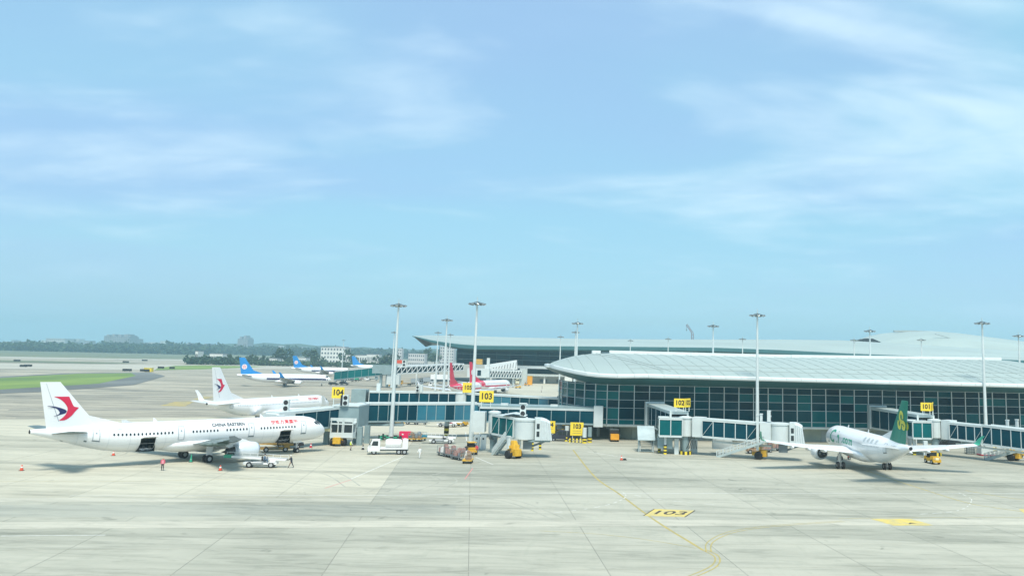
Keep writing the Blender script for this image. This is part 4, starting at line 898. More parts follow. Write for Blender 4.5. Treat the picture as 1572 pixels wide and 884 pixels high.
def cab(root, x, y, ang, zf, h, r=1.75, depth=2.1, w=3.2):
    """drum, operator's box with two slot windows, and the folding canopy at the end that meets a door; ang = facing direction"""
    d = Vector((cos(ang), sin(ang), 0)); sd = Vector((-sin(ang), cos(ang), 0)); c = Vector((x, y, 0))
    MB().revolve([(zf - .05, r * .9), (zf, r), (zf + h - .3, r), (zf + h - .28, r + .1), (zf + h, r + .1), (zf + h + .1, r * .6)], Matrix.Translation(c) @ Matrix.Rotation(-pi / 2, 4, 'Y'), 22, True).build('cab_drum', 'bridge', root, world=True, auto=R_(40))
    b0, b1 = c + d * (r * .92), c + d * (r + .75)
    bx = MB().beam(b0 + Z * (zf + h / 2 + .05), b1 + Z * (zf + h / 2 + .05), w, h + .3, Z).build('operator_box', 'bridge', root, world=True)
    mb = MB()
    for s in (1, -1):
        for z0, z1 in ((zf + .5, zf + 1.35), (zf + 1.75, zf + 2.6)): mb.beam(c + d * (r + .12) + sd * s * (w / 2 + .02) + Z * ((z0 + z1) / 2), c + d * (r + .60) + sd * s * (w / 2 + .02) + Z * ((z0 + z1) / 2), .04, z1 - z0, Z)
    mb2 = MB(); mb2.v = [tuple(XF[root.name] @ Vector(p)) for p in mb.v]; mb2.f = mb.f; mb2.m = mb.m; mb2.build('cab_window', 'window', bx)
    rings = []
    for k in range(9):
        f = k / 8; e = 1.0 + (.06 if k % 2 else -.02); zt = zf + h + .22 - f * f * .55; zb = zf - .1; ww = w / 2 * e - f * .05
        p = c + d * (r + .75 + depth * .62 * f)
        rings.append([p + sd * ww + Z * zb + d * .38 * f, p + sd * ww + Z * (zt - .35), p + sd * (ww - .4) + Z * zt, p - sd * (ww - .4) + Z * zt, p - sd * ww + Z * (zt - .35), p - sd * ww + Z * zb + d * .38 * f])
    MB().loft(rings, cap=False).build('canopy', 'bellows', root, world=True)
    MB().beam(c + d * r * .3 + Z * (zf - .25), c + d * (r + .9 + depth * .6) + Z * (zf - .25), w * .8, .3, Z).build('cab_floor', 'bridgegrey', root, world=True)
    MB().box(tuple(c + d * .5 + Z * (zf - 1.0)), (1.5, 1.5, 1.3), ang).beam(c + d * .5 + Z * (zf - 1.5), c + d * (r + 1.6) + Z * (zf - .4), .3, .3).build('cab_bracket', 'lampgrey', root, world=True)
def drive(root, x, y, ang, zf, ztop, w=3.6, m='gse', tower=False, k=1.25):
    """two lift columns either side of the tunnel, cross beam and a yellow wheel bogie"""
    d = Vector((cos(ang), sin(ang), 0)); sd = Vector((-sin(ang), cos(ang), 0)); c = Vector((x, y, 0)); mb = MB()
    for s in (1, -1): mb.beam(c + sd * s * w / 2 + Z * 1.6, c + sd * s * w / 2 + Z * ztop, .42, .42, d); mb.box(tuple(c + sd * s * w / 2 + Z * (ztop + .1)), (.55, .55, .2), ang)
    mb.build('lift_column', 'bridge', root, world=True)
    mb = MB().beam(c - sd * w / 2 + Z * 1.9, c + sd * w / 2 + Z * 1.9, .5, .45, Z); mb.beam(c + Z * 1.8, c + Z * .9, .5, .5, d)
    mb.beam(c - sd * 1.0 + Z * .95 + d * .1, c + sd * 1.0 + Z * .95 + d * .1, .9, .5, Z); mb.box(tuple(c + d * .8 + Z * 1.0), (1.0, 1.3, 1.1), ang); mb.box(tuple(c - d * .8 + Z * .9), (.8, 1.3, .6), ang)
    if tower: mb.loft([[c + d * (a * q) + sd * (b_ * q) + Z * z for a, b_ in ((-.9, -.7), (.9, -.7), (.9, .7), (-.9, .7))] for q, z in ((1, 1.2), (.75, 2.0), (.42, zf - .2))])
    b = mb.build('drive_bogie', m, root, world=True)
    for s in (1, -1):
        for q in (.8, 1.2):
            p = c + sd * s * q + Z * .68; Mx = Matrix.Translation(p) @ Matrix.Rotation(ang + pi / 2, 4, 'Z'); mm = MB().revolve([(-.18, .4), (-.18, .62), (-.1, .68), (.1, .68), (.18, .62), (.18, .4)], Mx, 16, True)
            mm.v = [tuple(XF[root.name] @ Vector(v)) for v in mm.v]; mm.build('wheel', 'rubber', b, auto=R_(40))
def stair(root_or_none, p0, p1, w=1.1, name='service_stair', n=12, posts=True):
    """a straight flight from p0 (foot) to p1 (head): stringers, treads, handrails"""
    p0, p1 = Vector(p0), Vector(p1); d = p1 - p0; hd = Vector((d.x, d.y, 0)).normalized(); sd = Vector((-hd.y, hd.x, 0)); R = root_or_none; mb = MB()
    for s in (1, -1): mb.beam(p0 + sd * s * w / 2, p1 + sd * s * w / 2, .14, .42, Z)
    o = mb.build(name, 'gpaint', R, world=True)
    mb = MB()
    for k in range(n): mb.beam(p0 + d * ((k + .5) / n) - sd * w / 2, p0 + d * ((k + .5) / n) + sd * w / 2, .26, .05, Z)
    mb.v = [tuple(XF[R.name] @ Vector(v)) for v in mb.v]; mb.build('tread', 'bridgegrey', o)
    mb = MB()
    for s in (1, -1):
        for hh in (.55, 1.05): mb.beam(p0 + sd * s * w / 2 + Z * hh, p1 + sd * s * w / 2 + Z * hh, .07, .07)
        for k in range(n + 1): q = p0 + d * (k / n) + sd * s * w / 2; mb.beam(q, q + Z * 1.05, .12, .12, hd)
    mb.v = [tuple(XF[R.name] @ Vector(v)) for v in mb.v]; mb.build('handrail', 'bridge', o); return o
def ac_unit(root, x, y, z, ang, w=1.0, h=2.0, m='bridge'):
    c = Vector((x, y, z + h / 2)); d = Vector((cos(ang), sin(ang), 0))
    o = MB().box(tuple(c), (.6, w, h), ang).build('air_conditioner', m, root, world=True)
    for q in (-.25, .25):
        mm = MB().tube(c + Z * h * q + d * .29, c + Z * h * q + d * .33, min(w, h / 2) * .40, n=16); mm.v = [tuple(XF[root.name] @ Vector(v)) for v in mm.v]; mm.build('fan', 'black', o)
def board(name, label, x, y, z0, w, h, ang, txt, posts, size, sub=None, group='yellow stand number boards', post_m='bridge', back=None, cat='sign', tdepth=.12):
    """a yellow number board on legs; ang = direction its face looks; posts = height of legs below the board"""
    t = thing(name, label, cat, (x, y, z0 - posts), ang + pi / 2, group)
    b = MB().box((0, 0, posts + h / 2), (w, tdepth, h)).build('board', 'signy', t)
    text_on(MB(), txt, size, lambda u, v: (u, -tdepth / 2 - .012, posts + h * (.5 if not sub else .68) + v), .045, 1.02, .92).build('lettering', 'black', b)
    if sub:
        mb = MB()                                 # rows of small print, too fine to read
        for k in range(sub):
            for i in range(6): mb.box(((i - 2.5) * w * .11, -tdepth / 2 - .01, posts + h * (.36 - .17 * k)), (w * .085, .01, h * .05))
        mb.build('small_print', 'liney', b)
    for sx in (-.32, .32): MB().box((sx * w, .0 if not sub else .1, posts / 2 + (.4 if sub else 0)), (.12, .12, posts + (.8 if sub else 0))).build('leg', post_m, t)
    return t

# bridge of stand 102
p = G(1053, 697); rx, ry = p.x, p.y; ZF, BH = 3.25, 3.35
b102 = thing('jet_bridge', 'white boarding bridge under the 102 boards, its canopy pointing right at an empty stand', 'jet bridge', (rx, ry, 0))
rotunda(b102, rx - .1, ry, 1.15, ZF - .1, BH)
t1 = Vector((rx + 1.9, ry - .45, 0)); t2 = G(1166, 704); t2 = Vector((t2.x, t2.y, 0)); ang = math.atan2(t2.y - ry, t2.x - rx); dd = Vector((cos(ang), sin(ang), 0))
MB().beam(t1 - dd * .6 + Z * (ZF + BH / 2), t1 + dd * 1.5 + Z * (ZF + BH / 2), 2.4, BH + .1, Z).build('bridge_throat', 'bridge', b102, world=True)
tunnel(b102, t1 + dd * 1.3 + Z * ZF, t2 + Z * (ZF - .25), 2.7, 3.1, 5, 'bglass')
MB().beam(t1 + dd * 3 + Z * (ZF - .75), t2 + dd * 2 + Z * (ZF - 1.0), .5, .3, Z).build('under_beam', 'bridge', b102, world=True)
for k in range(6): q = t1 + dd * (3.4 + k * 1.5) + Z * (ZF - .6); MB().beam(q, q + Z * .5, .14, .14).build('hanger', 'bridge', b102, world=True)
drive(b102, t2.x, t2.y, ang, ZF, ZF + 4.2, m='gse')
c1 = t2 + dd * 3.6; cab(b102, c1.x, c1.y, ang + .12, ZF - .25, 3.25)
MB().beam(t2 + dd * .3 + Z * (ZF + 1.4), t2 + dd * 2.2 + Z * (ZF + 1.4), 2.9, 3.3, Z).build('bridge_end', 'bridge', b102, world=True)
ac_unit(b102, t2.x + 1.6, t2.y - .6, ZF + 3.2, ang, .9, 1.9)
s0 = G(1102, 701); stair(b102, s0, (t2.x + .2, t2.y - 2.3, 3.0), 1.1, n=13)
q = G(1110, 697); MB().box((q.x, q.y + 1.2, 1.75), (3.6, 1.2, 1.8)).build('equipment_cabinet', 'bridge', b102, world=True)
q = G(1040, 697); MB().box((q.x - .2, q.y, 1.35), (.75, .6, 2.7)).build('equipment_cabinet', 'bridge', b102, world=True)
q = G(1047, 696); MB().box((q.x, q.y + .4, 1.35), (.7, .6, 2.7)).build('equipment_cabinet', 'bridge', b102, world=True)
q = G(1066, 696); MB().box((q.x, q.y + .9, 1.2), (1.2, .8, 2.4)).build('equipment_cabinet', 'bridge', b102, world=True)
mb = MB()
for k in range(5):
    a0 = Vector((rx + .3 + .25 * k, ry - .7, ZF)); mb.tube(a0, a0 + Vector((.3, -.2, -.9)), .06, n=5); mb.tube(a0 + Vector((.3, -.2, -.9)), a0 + Vector((-.3 + .2 * k, -.1, -2.2)), .06, n=5)
mb.build('cable_loop', 'rubber', b102, world=True)
# its walkway from the pier
def pier_link(label, pa_px, end, groups=None):
    pa = H(pa_px[0], pa_px[1], pa_px[2]); w = thing('glazed_walkway', label, 'walkway', (pa.x, pa.y, 0))
    a = Vector((pa.x, pa.y - .6, ZF)); b = Vector((end[0], end[1], ZF)); d = (b - a).normalized()
    MB().beam(a + Z * 2.35 - d * .6, a + Z * 2.35 + d * .7, 3.9, 4.9, Z).build('portal', 'bridge', w, world=True)
    tunnel(w, a + d * .7, b, 3.2, 4.1, 5, 'bglass', 'bridge', False)
    MB().beam(a + Z * 4.25, b + Z * 3.9, 3.5, .5, Z).build('sloping_roof', 'gpaint', w, world=True); return w, a, b, d
w102, a, b, d = pier_link('glazed link from the near pier to the 102 bridge', (1004, 640, 186), (rx - 1.2, ry + 1.2))
q0 = G(1012, 662, ZF); c = Vector((H(1029, 650, ry).x, ry - .2, ZF - .1))
tunnel(w102, c + Vector((-2.1, 0, 0)), c + Vector((2.0, 0, 0)), 3.4, 3.2, 2, 'glassgreen', 'bridge', False, ends=False, pale=())
MB().beam(c + Vector((-2.15, 0, .3)), c + Vector((-2.15, 0, 3.0)), 3.2, .08, (1, 0, 0)).build('glass_pane', 'glassgreen', w102, world=True)
MB().box((c.x - .9, c.y + .6, 2.0), (2.6, 2.2, 2.0)).build('under_room', 'bridgegrey', w102, world=True)
for px, py in ((1021, 697), (1012, 694)): q = G(px, py); striped_post(w102, q.x, q.y, .24, ZF, n=3)
cs = thing('covered_stair', 'white roofed outdoor stair in front of the pier, left of the 102 bridge', 'staircase', G(992, 694))
f0 = G(992, 694); cw = Vector((1, .1, 0)).normalized()
mb = MB()
for sx in (-1.35, 1.35):
    for sy, z in ((0, 2.2), (3.2, 4.0)): mb.beam(f0 + cw * sx + Vector((0, sy, 0)), f0 + cw * sx + Vector((0, sy, z)), .14, .14)
    mb.beam(f0 + cw * sx + Vector((0, 0, 1.1)), f0 + cw * sx + Vector((0, 3.2, 2.9)), .1, .1)
mb.build('frame', 'gpaint', cs, world=True)
for k in range(3):
    y0, y1, z0, z1 = (-.5, 1.0, 2.15, 2.9) if k == 0 else ((1.0, 2.4, 2.9, 3.75) if k == 1 else (2.4, 3.8, 3.75, 4.3))
    MB().prism([f0 + cw * -1.6 + Vector((0, y0, z0)), f0 + cw * 1.6 + Vector((0, y0, z0)), f0 + cw * 1.6 + Vector((0, y1 - .06, z1)), f0 + cw * -1.6 + Vector((0, y1 - .06, z1))], (0, 0, .1)).build('roof_panel', 'gpaint', cs, world=True)
for sx in (-1.35, 1.35): MB().prism([f0 + cw * sx + Vector((0, 0, .1)), f0 + cw * sx + Vector((0, 3.2, .9)), f0 + cw * sx + Vector((0, 3.2, 3.6)), f0 + cw * sx + Vector((0, 0, 2.0))], (.05, 0, 0)).build('glass_side', 'glassgreen', cs, world=True)
stair(cs, f0 + Vector((0, .1, .05)), f0 + Vector((0, 3.4, 2.6)), 2.2, 'flight', 9)

# bridge of stand 101
p = G(1436, 699); rx1, ry1 = p.x, p.y
b101 = thing('jet_bridge', 'white boarding bridge below the 101 boards, running off the right edge', 'jet bridge', (rx1, ry1, 0))
rotunda(b101, rx1, ry1, 1.15, ZF, BH)
t1 = Vector((rx1 + 2, ry1 - .5, 0)); e = H(1640, 690, 152); e = Vector((e.x, e.y, 0)); ang = math.atan2(e.y - ry1, e.x - rx1); dd = Vector((cos(ang), sin(ang), 0))
MB().beam(t1 - dd * .3 + Z * (ZF + BH / 2), t1 + dd * 1.5 + Z * (ZF + BH / 2), 2.5, BH + .2, Z).build('bridge_throat', 'bridge', b101, world=True)
mid = t1 + dd * 8.0
tunnel(b101, t1 + dd * 1.4 + Z * ZF, mid + Z * (ZF - .12), 2.6, 3.0, 4, 'bglass'); tunnel(b101, mid + Z * (ZF - .35), e + Z * (ZF - .75), 3.0, 3.4, 8, 'bglass')
q = G(1562, 708); drive(b101, q.x, q.y + 1.5, ang, ZF, ZF + 3.9)
MB().beam(t1 + dd * 2 + Z * (ZF - .8), e + Z * (ZF - 1.4), .5, .3, Z).build('under_beam', 'bridge', b101, world=True)
for k in range(9): q = t1 + dd * (3 + k * 2.2) + Z * (ZF - .9); MB().beam(q, q + Z * .75, .14, .14).build('hanger', 'bridge', b101, world=True)
s0 = G(1512, 705); s1 = H(1590, 680, s0.y - 2); stair(b101, s0, (s1.x, s1.y, 2.9), 1.1, n=13)
for k in range(2): q = G(1397 + k * 8, 690); MB().box((q.x, q.y, 1.3), (.6, .6, 2.6)).build('equipment_cabinet', 'bridge', b101, world=True)
q = G(1421, 702); MB().box((q.x, q.y, 1.5), (.7, .6, 3.0)).build('equipment_cabinet', 'bridge', b101, world=True)
mb = MB()
for k in range(5): a0 = Vector((rx1 + .4 + .3 * k, ry1 - .7, ZF)); mb.tube(a0, a0 + Vector((.4, -.2, -.8)), .06, n=5); mb.tube(a0 + Vector((.4, -.2, -.8)), a0 + Vector((-.4 + .2 * k, -.1, -2)), .06, n=5)
mb.build('cable_loop', 'rubber', b101, world=True)
w101, a, b, d = pier_link('glazed link sloping from the near pier to the 101 bridge, behind the green tail', (1345, 645, 194), (rx1 - 1.3, ry1 + 1.0))
c = Vector((H(1412, 650, ry1).x, ry1 - .2, ZF - .1)); tunnel(w101, c + Vector((-2.0, 0, 0)), c + Vector((1.6, 0, 0)), 3.2, 3.2, 2, 'glassgreen', 'bridge', False)
q = G(1404, 698); striped_post(w101, q.x, q.y, .3, ZF, n=3)

# bridge of stand 103: seen almost end on, its tunnel coming towards the viewer
p = G(757, 694); rx3, ry3 = p.x, p.y
b103 = thing('jet_bridge', 'white boarding bridge with two roof fans, below the upper 103 board', 'jet bridge', (rx3, ry3, 0))
rotunda(b103, rx3, ry3, 1.0, ZF, BH + .3, base=False)
cc = G(806, 700); cc = Vector((H(806, 660, 151.5).x, 151.5, 0)); ang = math.atan2(cc.y - ry3, cc.x - rx3); dd = Vector((cos(ang), sin(ang), 0)); r3 = Vector((rx3, ry3, 0))
MB().box((H(736, 640, ry3).x, ry3 + .6, ZF + 1.9), (2.1, 2.4, 3.5)).build('bridge_throat', 'bridge', b103, world=True)
tunnel(b103, r3 + dd * 1.2 + Z * ZF, cc - dd * 1.3 + Z * (ZF - .2), 2.8, 3.3, 3, 'glassgreen')
cab(b103, cc.x, cc.y, ang + .95, ZF - .2, 3.25, 1.75, 2.6)
q = G(788, 703); drive(b103, q.x, q.y, ang, ZF - .2, ZF + .2, 2.2, tower=True)
ac_unit(b103, H(803, 625, 153).x, 153.0, ZF + 3.3, -pi / 2, 1.0, 2.1); MB().box((H(803, 622, 153).x, 153, ZF + 5.5), (1.3, 1.0, .15)).build('roof_plate', 'bridge', b103, world=True)
MB().loft([[(H(790, 635, 154).x + (k - 2) * 1.0, y, ZF + 3.2 + (1.0 - .24 * abs(k - 2) ** 1.6) * .6) for k in range(5)] for y in (152, 157)], closed=False, cap=False).build('curved_roof', 'bridge', b103, world=True)
s0 = G(757, 697); stair(b103, (s0.x + .3, s0.y - 1.0, 0), (H(778, 670, 152).x, 152.3, 3.0), 1.0, n=12)
for px in (731, 741): q = G(px, 689.5); MB().box((q.x, q.y + .6, 1.2), (.95, .8, 2.4)).build('equipment_cabinet', 'bridge', b103, world=True)
for px in (731, 741): q = G(px, 689.5); MB().box((q.x, q.y + .18, 1.85), (.28, .04, .3)).build('cabinet_vent', 'black', b103, world=True)
mb = MB()
for k in range(14): a0 = Vector((rx3 + random.uniform(-.6, 1.4), ry3 - random.uniform(.2, 1), random.uniform(.4, 2.9))); mb.box(tuple(a0), (random.uniform(.2, .5), .4, random.uniform(.2, .6)), random.random())
mb.build('hanging_equipment', 'lampgrey', b103, world=True)
for px, py in ((817, 692), (829, 690)): q = G(px, py); striped_post(b103, q.x, q.y, .2, ZF, n=3, m='lampgrey')

# bridge of stand 104, grey, serving the parked jet's far side
p = G(547, 684); q = H(545, 640, 171); rx4, ry4 = q.x, 171.0
b104 = thing('jet_bridge', 'grey boarding bridge with yellow drive legs at the nose of the nearest jet', 'jet bridge', (rx4, ry4, 0))
cabp = Vector((-55.2, 155.0, 0)); gx = H(531, 640, 164).x
MB().box((gx, 167.5, ZF + 1.75), (4.6, 7, 3.7)).build('bridge_hall', 'bridgegrey', b104, world=True)
MB().box((gx - .1, 167.5, ZF + 3.72), (4.9, 7.3, .25)).build('hall_roof', 'bridge', b104, world=True)
tl = Vector((gx - 2.2, 165.5, 0)); dd = (cabp - tl).normalized(); ang = math.atan2(dd.y, dd.x)
tunnel(b104, tl + Z * ZF, cabp + Z * (ZF - .5), 3.0, 3.4, 4, 'bglass', 'bridgegrey', False, roofm='bridge')
c = cabp + dd * 1.2; rings = []
for k in range(8):                                # the folded grey canopy that reaches the cabin door
    f = k / 7; pp = c + dd * (f * 1.5) ; sdv = Vector((-dd.y, dd.x, 0)); ww = 1.9 + (.08 if k % 2 else 0); rings.append([pp + sdv * ww + Z * (ZF - .6), pp + sdv * ww + Z * (ZF + 2.6), pp + sdv * (ww - .7) + Z * (ZF + 3.25 - .5 * f), pp - sdv * (ww - .7) + Z * (ZF + 3.25 - .5 * f), pp - sdv * ww + Z * (ZF + 2.6), pp - sdv * ww + Z * (ZF - .6)])
MB().loft(rings).build('canopy', 'bellows', b104, world=True)
MB().box((c.x + .4, c.y + .4, ZF + 1.4), (3.4, 3.4, 3.4), ang).build('operator_box', 'bridge', b104, world=True)
ac_unit(b104, H(439, 628, 156.5).x, 156.5, ZF + 3.0, -pi / 2, 1.0, 2.0)
ac_unit(b104, H(531, 623, 164).x, 163.7, ZF + 3.75, -pi / 2, 1.0, 1.9); MB().box((H(525.5, 623, 164).x, 163.7, ZF + 4.7), (.5, .5, 1.8)).build('vent_box', 'black', b104, world=True)
wx = H(526, 645, 162).x                            # the operator's room facing the apron
mb = MB().box((wx, 162.8, 3.9), (4.1, 2.2, .25)).box((wx, 162.8, 1.95), (4.1, 2.2, .9)).box((wx, 163.8, 3.0), (4.1, .2, 3.6))
for x in (-1.95, -.65, .1, .35, 1.95): mb.box((wx + x, 161.8, 3.1), (.16, .16, 3.3))
mb.box((wx, 161.8, 4.7), (4.2, .2, .5)); mb.build('operator_room', 'bridge', b104, world=True)
for x, w in ((-1.3, .95), (-.28, .6), (1.15, 1.4)): MB().box((wx + x, 161.82, 3.3), (w, .06, 1.9)).build('glass_pane', 'window', b104, world=True)
q = G(519, 684); drive(b104, q.x, q.y, -pi / 2, 2.6, 2.4, 2.0, 'gse', tower=True); MB().prism([(q.x - .7, q.y - .5, 1), (q.x + .9, q.y - .5, 1), (q.x + .35, q.y - .5, 3.1), (q.x - .1, q.y - .5, 3.1)], (0, 1.0, 0)).build('lift_frame', 'gse', b104, world=True)
for x, y in ((-3.4, 164.5), (2.6, 164.5), (3.0, 168)): MB().box((gx + x, y, 1.6), (.9, .9, 3.3)).build('support_post', 'bridgegrey', b104, world=True)
MB().box((gx - 3.0, 162.6, 3.0), (1.4, .5, 1.0)).build('cable_tray', 'signw', b104, world=True)
# the long glazed walkway from the pier to bridge 104, in two lengths
A0, A1, A2 = H(562, 640, 176.5), H(735, 640, 187), H(912, 640, 187.5)
w1 = thing('glazed_walkway', 'long raised glass walkway running from the 104 bridge towards the 103 bridge', 'walkway', (A0.x, A0.y, 0))
tunnel(w1, (A0.x, A0.y, 3.3), (A1.x, A1.y, 3.3), 3.4, 3.5, 12, 'bglass', 'bridgegrey', False, roofm='bridge', pale=(5, 6, 7, 9, 10, 11))
MB().beam((A0.x - 1.5, A0.y + .5, 2.75), (A0.x + 7, A0.y + 2, 2.75), 2.4, .5, Z).build('under_beam', 'bridgegrey', w1, world=True)
MB().box((A0.x - 1.2, A0.y, 5.0), (1.2, 3.6, 3.7)).build('end_frame', 'bridge', w1, world=True)
q = G(685, 668.5); striped_post(w1, q.x, q.y, .48, 3.2, n=2, sh=.5)
q = G(548, 679); MB().box((q.x, q.y, 1.6), (1.2, 1.2, 3.2)).build('support_post', 'bridgegrey', w1, world=True)
w1b = thing('glazed_walkway', 'dark glass walkway joining the near pier behind the 103 bridge', 'walkway', (A2.x, A2.y, 0))
tunnel(w1b, (A1.x + .4, A1.y, 3.1), (A2.x, A2.y, 3.1), 5.0, 3.0, 8, 'bglass', 'bridgegrey', False, roofm='bridge')
MB().beam((A1.x, A1.y + 1, 6.4), (A2.x, A2.y + 1, 6.4), 6.5, .3, Z).build('roof_slab', 'bridgegrey', w1b, world=True)
for px in (775, 805, 851): q = H(px, 616, 186); MB().box((q.x, 186, 6.75), (1.5, 1.2, .4)).build('roof_hatch', 'bridge', w1b, world=True)
MB().box((A2.x + .9, A2.y - .2, 4.8), (1.9, 5.6, 4.2)).build('portal', 'bridge', w1b, world=True)
for px, py, m_ in ((897, 680, 'bridge'), (870, 677, 'bridge'), (905, 679, 'bridgegrey')): q = G(px, py); striped_post(w1b, q.x, q.y, .42, 3.0, n=2, m=m_)
# the walkway of the next stand, behind
B0, B1, B2 = H(566, 612, 226), H(702, 612, 232), H(893, 615, 214)
w2 = thing('glazed_walkway', 'white framed walkway with dark windows, showing over the long front walkway', 'walkway', (B1.x, B1.y, 0))
tunnel(w2, (B0.x, B0.y, 3.4), (B1.x, B1.y, 3.4), 3.4, 3.5, 9, 'bglass', 'bridge', False)
rotunda(w2, H(710, 612, 231).x, 231, 1.9, 3.4, 3.5, base=False)
for px in (581, 646): q = H(px, 600, 228); MB().box((q.x, 228, 7.9), (.9, .8, 2.0)).build('roof_box', 'bridge', w2, world=True)
MB().box((B0.x - 2.2, B0.y, 5.8), (3.6, 3.2, 3.2)).build('bridge_end', 'bridgegrey', w2, world=True)
ac_unit(w2, H(641, 602, 227).x, 227, 7.0, -pi / 2, .8, 1.6)
w3 = thing('glazed_walkway', 'teal glass walkway behind the 103 board, sloping to the rounded end of the near pier', 'walkway', (B2.x, B2.y, 0))
q = H(722, 612, 231); tunnel(w3, (q.x, 231, 3.4), (B2.x, B2.y, 3.4), 3.4, 3.4, 12, 'bglass', 'bridgegrey', False, roofm='bridge', pale=(3, 4, 8))
MB().box((H(873, 603, 216).x, 217, 6.6), (5.5, 3, 1.4)).build('roof_plant', 'shutter', w3, world=True)

# number boards
Y = ry4 - 6; q = H(518.5, 611, 165); board('stand_sign', 'yellow 104 board on legs above the grey bridge', q.x, 165, H(518.5, 611, 165).z, 2.25, 2.0, -pi / 2, '104', 1.4, 1.45)
q = H(746.5, 617, ry3); board('stand_sign', 'yellow 103 board on two legs above the white boarding bridge', q.x, ry3, q.z, 2.5, 1.95, -pi / 2, '103', .9, 1.5)
q = H(720, 602, 231); board('stand_sign', 'yellow 105 board, the farthest, partly covered by the tallest mast', q.x, 229, q.z, 2.7, 2.5, -pi / 2 , '105', 1.2, 1.5)
q = H(1043.5, 625, ry); board('stand_sign', 'yellow 102 board facing the viewer over the bridge rotunda', q.x, ry, q.z, 2.1, 1.55, -pi / 2, '102', .8, 1.2)
q = H(1055.5, 625, ry); board('stand_sign', 'second 102 board, turned aside, right behind the one facing the viewer', q.x, ry + .5, q.z, 2.0, 1.55, -pi / 2 + .95, '102', .8, 1.2)
q = H(1422, 630.5, ry1); board('stand_sign', 'yellow 101 board facing the viewer, right of the green tail', q.x, ry1, q.z, 2.1, 1.55, -pi / 2, '101', .8, 1.2)
q = H(1433.5, 630, ry1); board('stand_sign', 'second 101 board, seen nearly edge on, beside the one facing the viewer', q.x, ry1 + .5, q.z, 2.0, 1.5, -pi / 2 + 1.15, '101', .8, 1.2)
q = G(885, 679); board('stand_sign', 'low yellow 103 board standing on the ground', q.x, q.y, 1.35, 2.6, 2.55, -pi / 2, '103', 1.35, 1.25, 2)
q = G(844, 676); board('stand_sign', 'low yellow 104 board half hidden by the canopy of the 103 bridge', q.x - .2, q.y, 1.45, 2.4, 2.4, -pi / 2 + .2, '104', 1.45, 1.2, 1)

# ------------------------------------------------------------------ ground vehicles, carts, people, cones
def wheels(t, pts, r=.38, w=.24, hub='steel', name='wheel'):
    for x, y in pts:
        M = Matrix.Translation((x, y, r)) @ Matrix.Rotation(pi / 2, 4, 'Z'); mb = MB(); mb.revolve([(-w / 2, r * .55), (-w / 2, r * .88), (-w * .3, r), (w * .3, r), (w / 2, r * .88), (w / 2, r * .55)], M, 14); mb.k = 1; mb.revolve([(-w * .42, .01), (-w * .42, r * .56), (w * .42, r * .56), (w * .42, .01)], M, 10)
        mb.build(name, ['rubber', hub], t, auto=R_(40))
def tractor(label, x, y, rz, m='gse', group='yellow tow tractors'):
    t = thing('tow_tractor', label, 'tow tractor', (x, y, 0), rz, group)
    MB().box((.1, 0, .72), (3.0, 1.5, .55)).box((1.0, 0, 1.12), (1.1, 1.4, .35), top=(.9, .9)).box((-1.15, 0, 1.08), (.5, 1.45, .3)).box((1.62, 0, .55), (.16, 1.5, .4)).box((-1.5, 0, .5), (.2, .5, .2)).build('body', m, t)
    MB().box((-.5, 0, 1.15), (.6, 1.1, .2)).box((-.8, 0, 1.45), (.14, 1.1, .6)).build('seat', 'black', t)
    mb = MB()
    for sx in (.42, -1.05):
        for sy in (-.62, .62): mb.beam((sx, sy, 1.0), (sx, sy, 2.0), .07, .07)
    mb.build('roof_post', 'black', t); MB().box((-.3, 0, 2.03), (1.75, 1.42, .09)).build('canopy_roof', m, t)
    MB().prism([(.40, -.6, 1.3), (.40, .6, 1.3), (.44, .6, 1.95), (.44, -.6, 1.95)], (.03, 0, 0)).build('windscreen', 'window', t)
    MB().tube((.3, .0, 1.25), (.05, 0, 1.5), .03, n=5).tube((.05, 0, 1.5), (.02, 0, 1.52), .2, n=10).build('steering_wheel', 'black', t)
    for sy in (-.5, .5): MB().box((1.66, sy, .95), (.05, .22, .16)).build('headlight', 'lens', t)
    wheels(t, [(1.0, .66), (1.0, -.66), (-.9, .66), (-.9, -.66)], .4); return t
def cart(label, x, y, rz, group='baggage carts in a row', bags=7, m='gse', bagm='bagpink'):
    t = thing('baggage_cart', label, 'baggage cart', (x, y, 0), rz, group)
    MB().box((0, 0, .5), (2.9, 1.5, .14)).box((1.75, 0, .45), (.7, .1, .1)).build('deck', m, t)
    mb = MB()
    for sx in (-1.4, 1.4):
        for sy in (-.7, 0, .7): mb.beam((sx, sy, .55), (sx, sy, 1.55), .06, .06)
        mb.beam((sx, -.7, 1.55), (sx, .7, 1.55), .06, .06); mb.beam((sx, -.7, 1.05), (sx, .7, 1.05), .05, .05)
    mb.build('end_rail', 'cage', t); wheels(t, [(.95, .6), (.95, -.6), (-.95, .6), (-.95, -.6)], .26, .16)
    for k in range(bags):
        lx, ly = -1.05 + .42 * (k % 6) , random.uniform(-.35, .35); lz = .58 if k < 6 else .58 + .6
        w, d_, h = random.uniform(.34, .42), random.uniform(.5, .75), random.uniform(.55, .8)
        b = thing_mesh('travel_bag', MB().box((0, 0, h / 2), (w, d_, h), top=(.9, .93)).box((0, 0, h + .04), (.06, .2, .07)), bagm if random.random() < .7 else random.choice(('bagbrown', 'clothgrey', 'clothwhite', 'bagpink')), 'travel bag heaped on a baggage cart', 'bag', 'bags heaped on the baggage carts')
        p = Matrix.Translation((x, y, 0)) @ Matrix.Rotation(rz, 4, 'Z') @ Vector((lx, ly, lz)); b.location = p; b.rotation_euler = (0, 0, rz + random.uniform(-.2, .2))
    return t
def thing_mesh(name, mb, m, label, cat, group=None, auto=None): return tag(mb.build(name, m, auto=auto), label, cat, group)
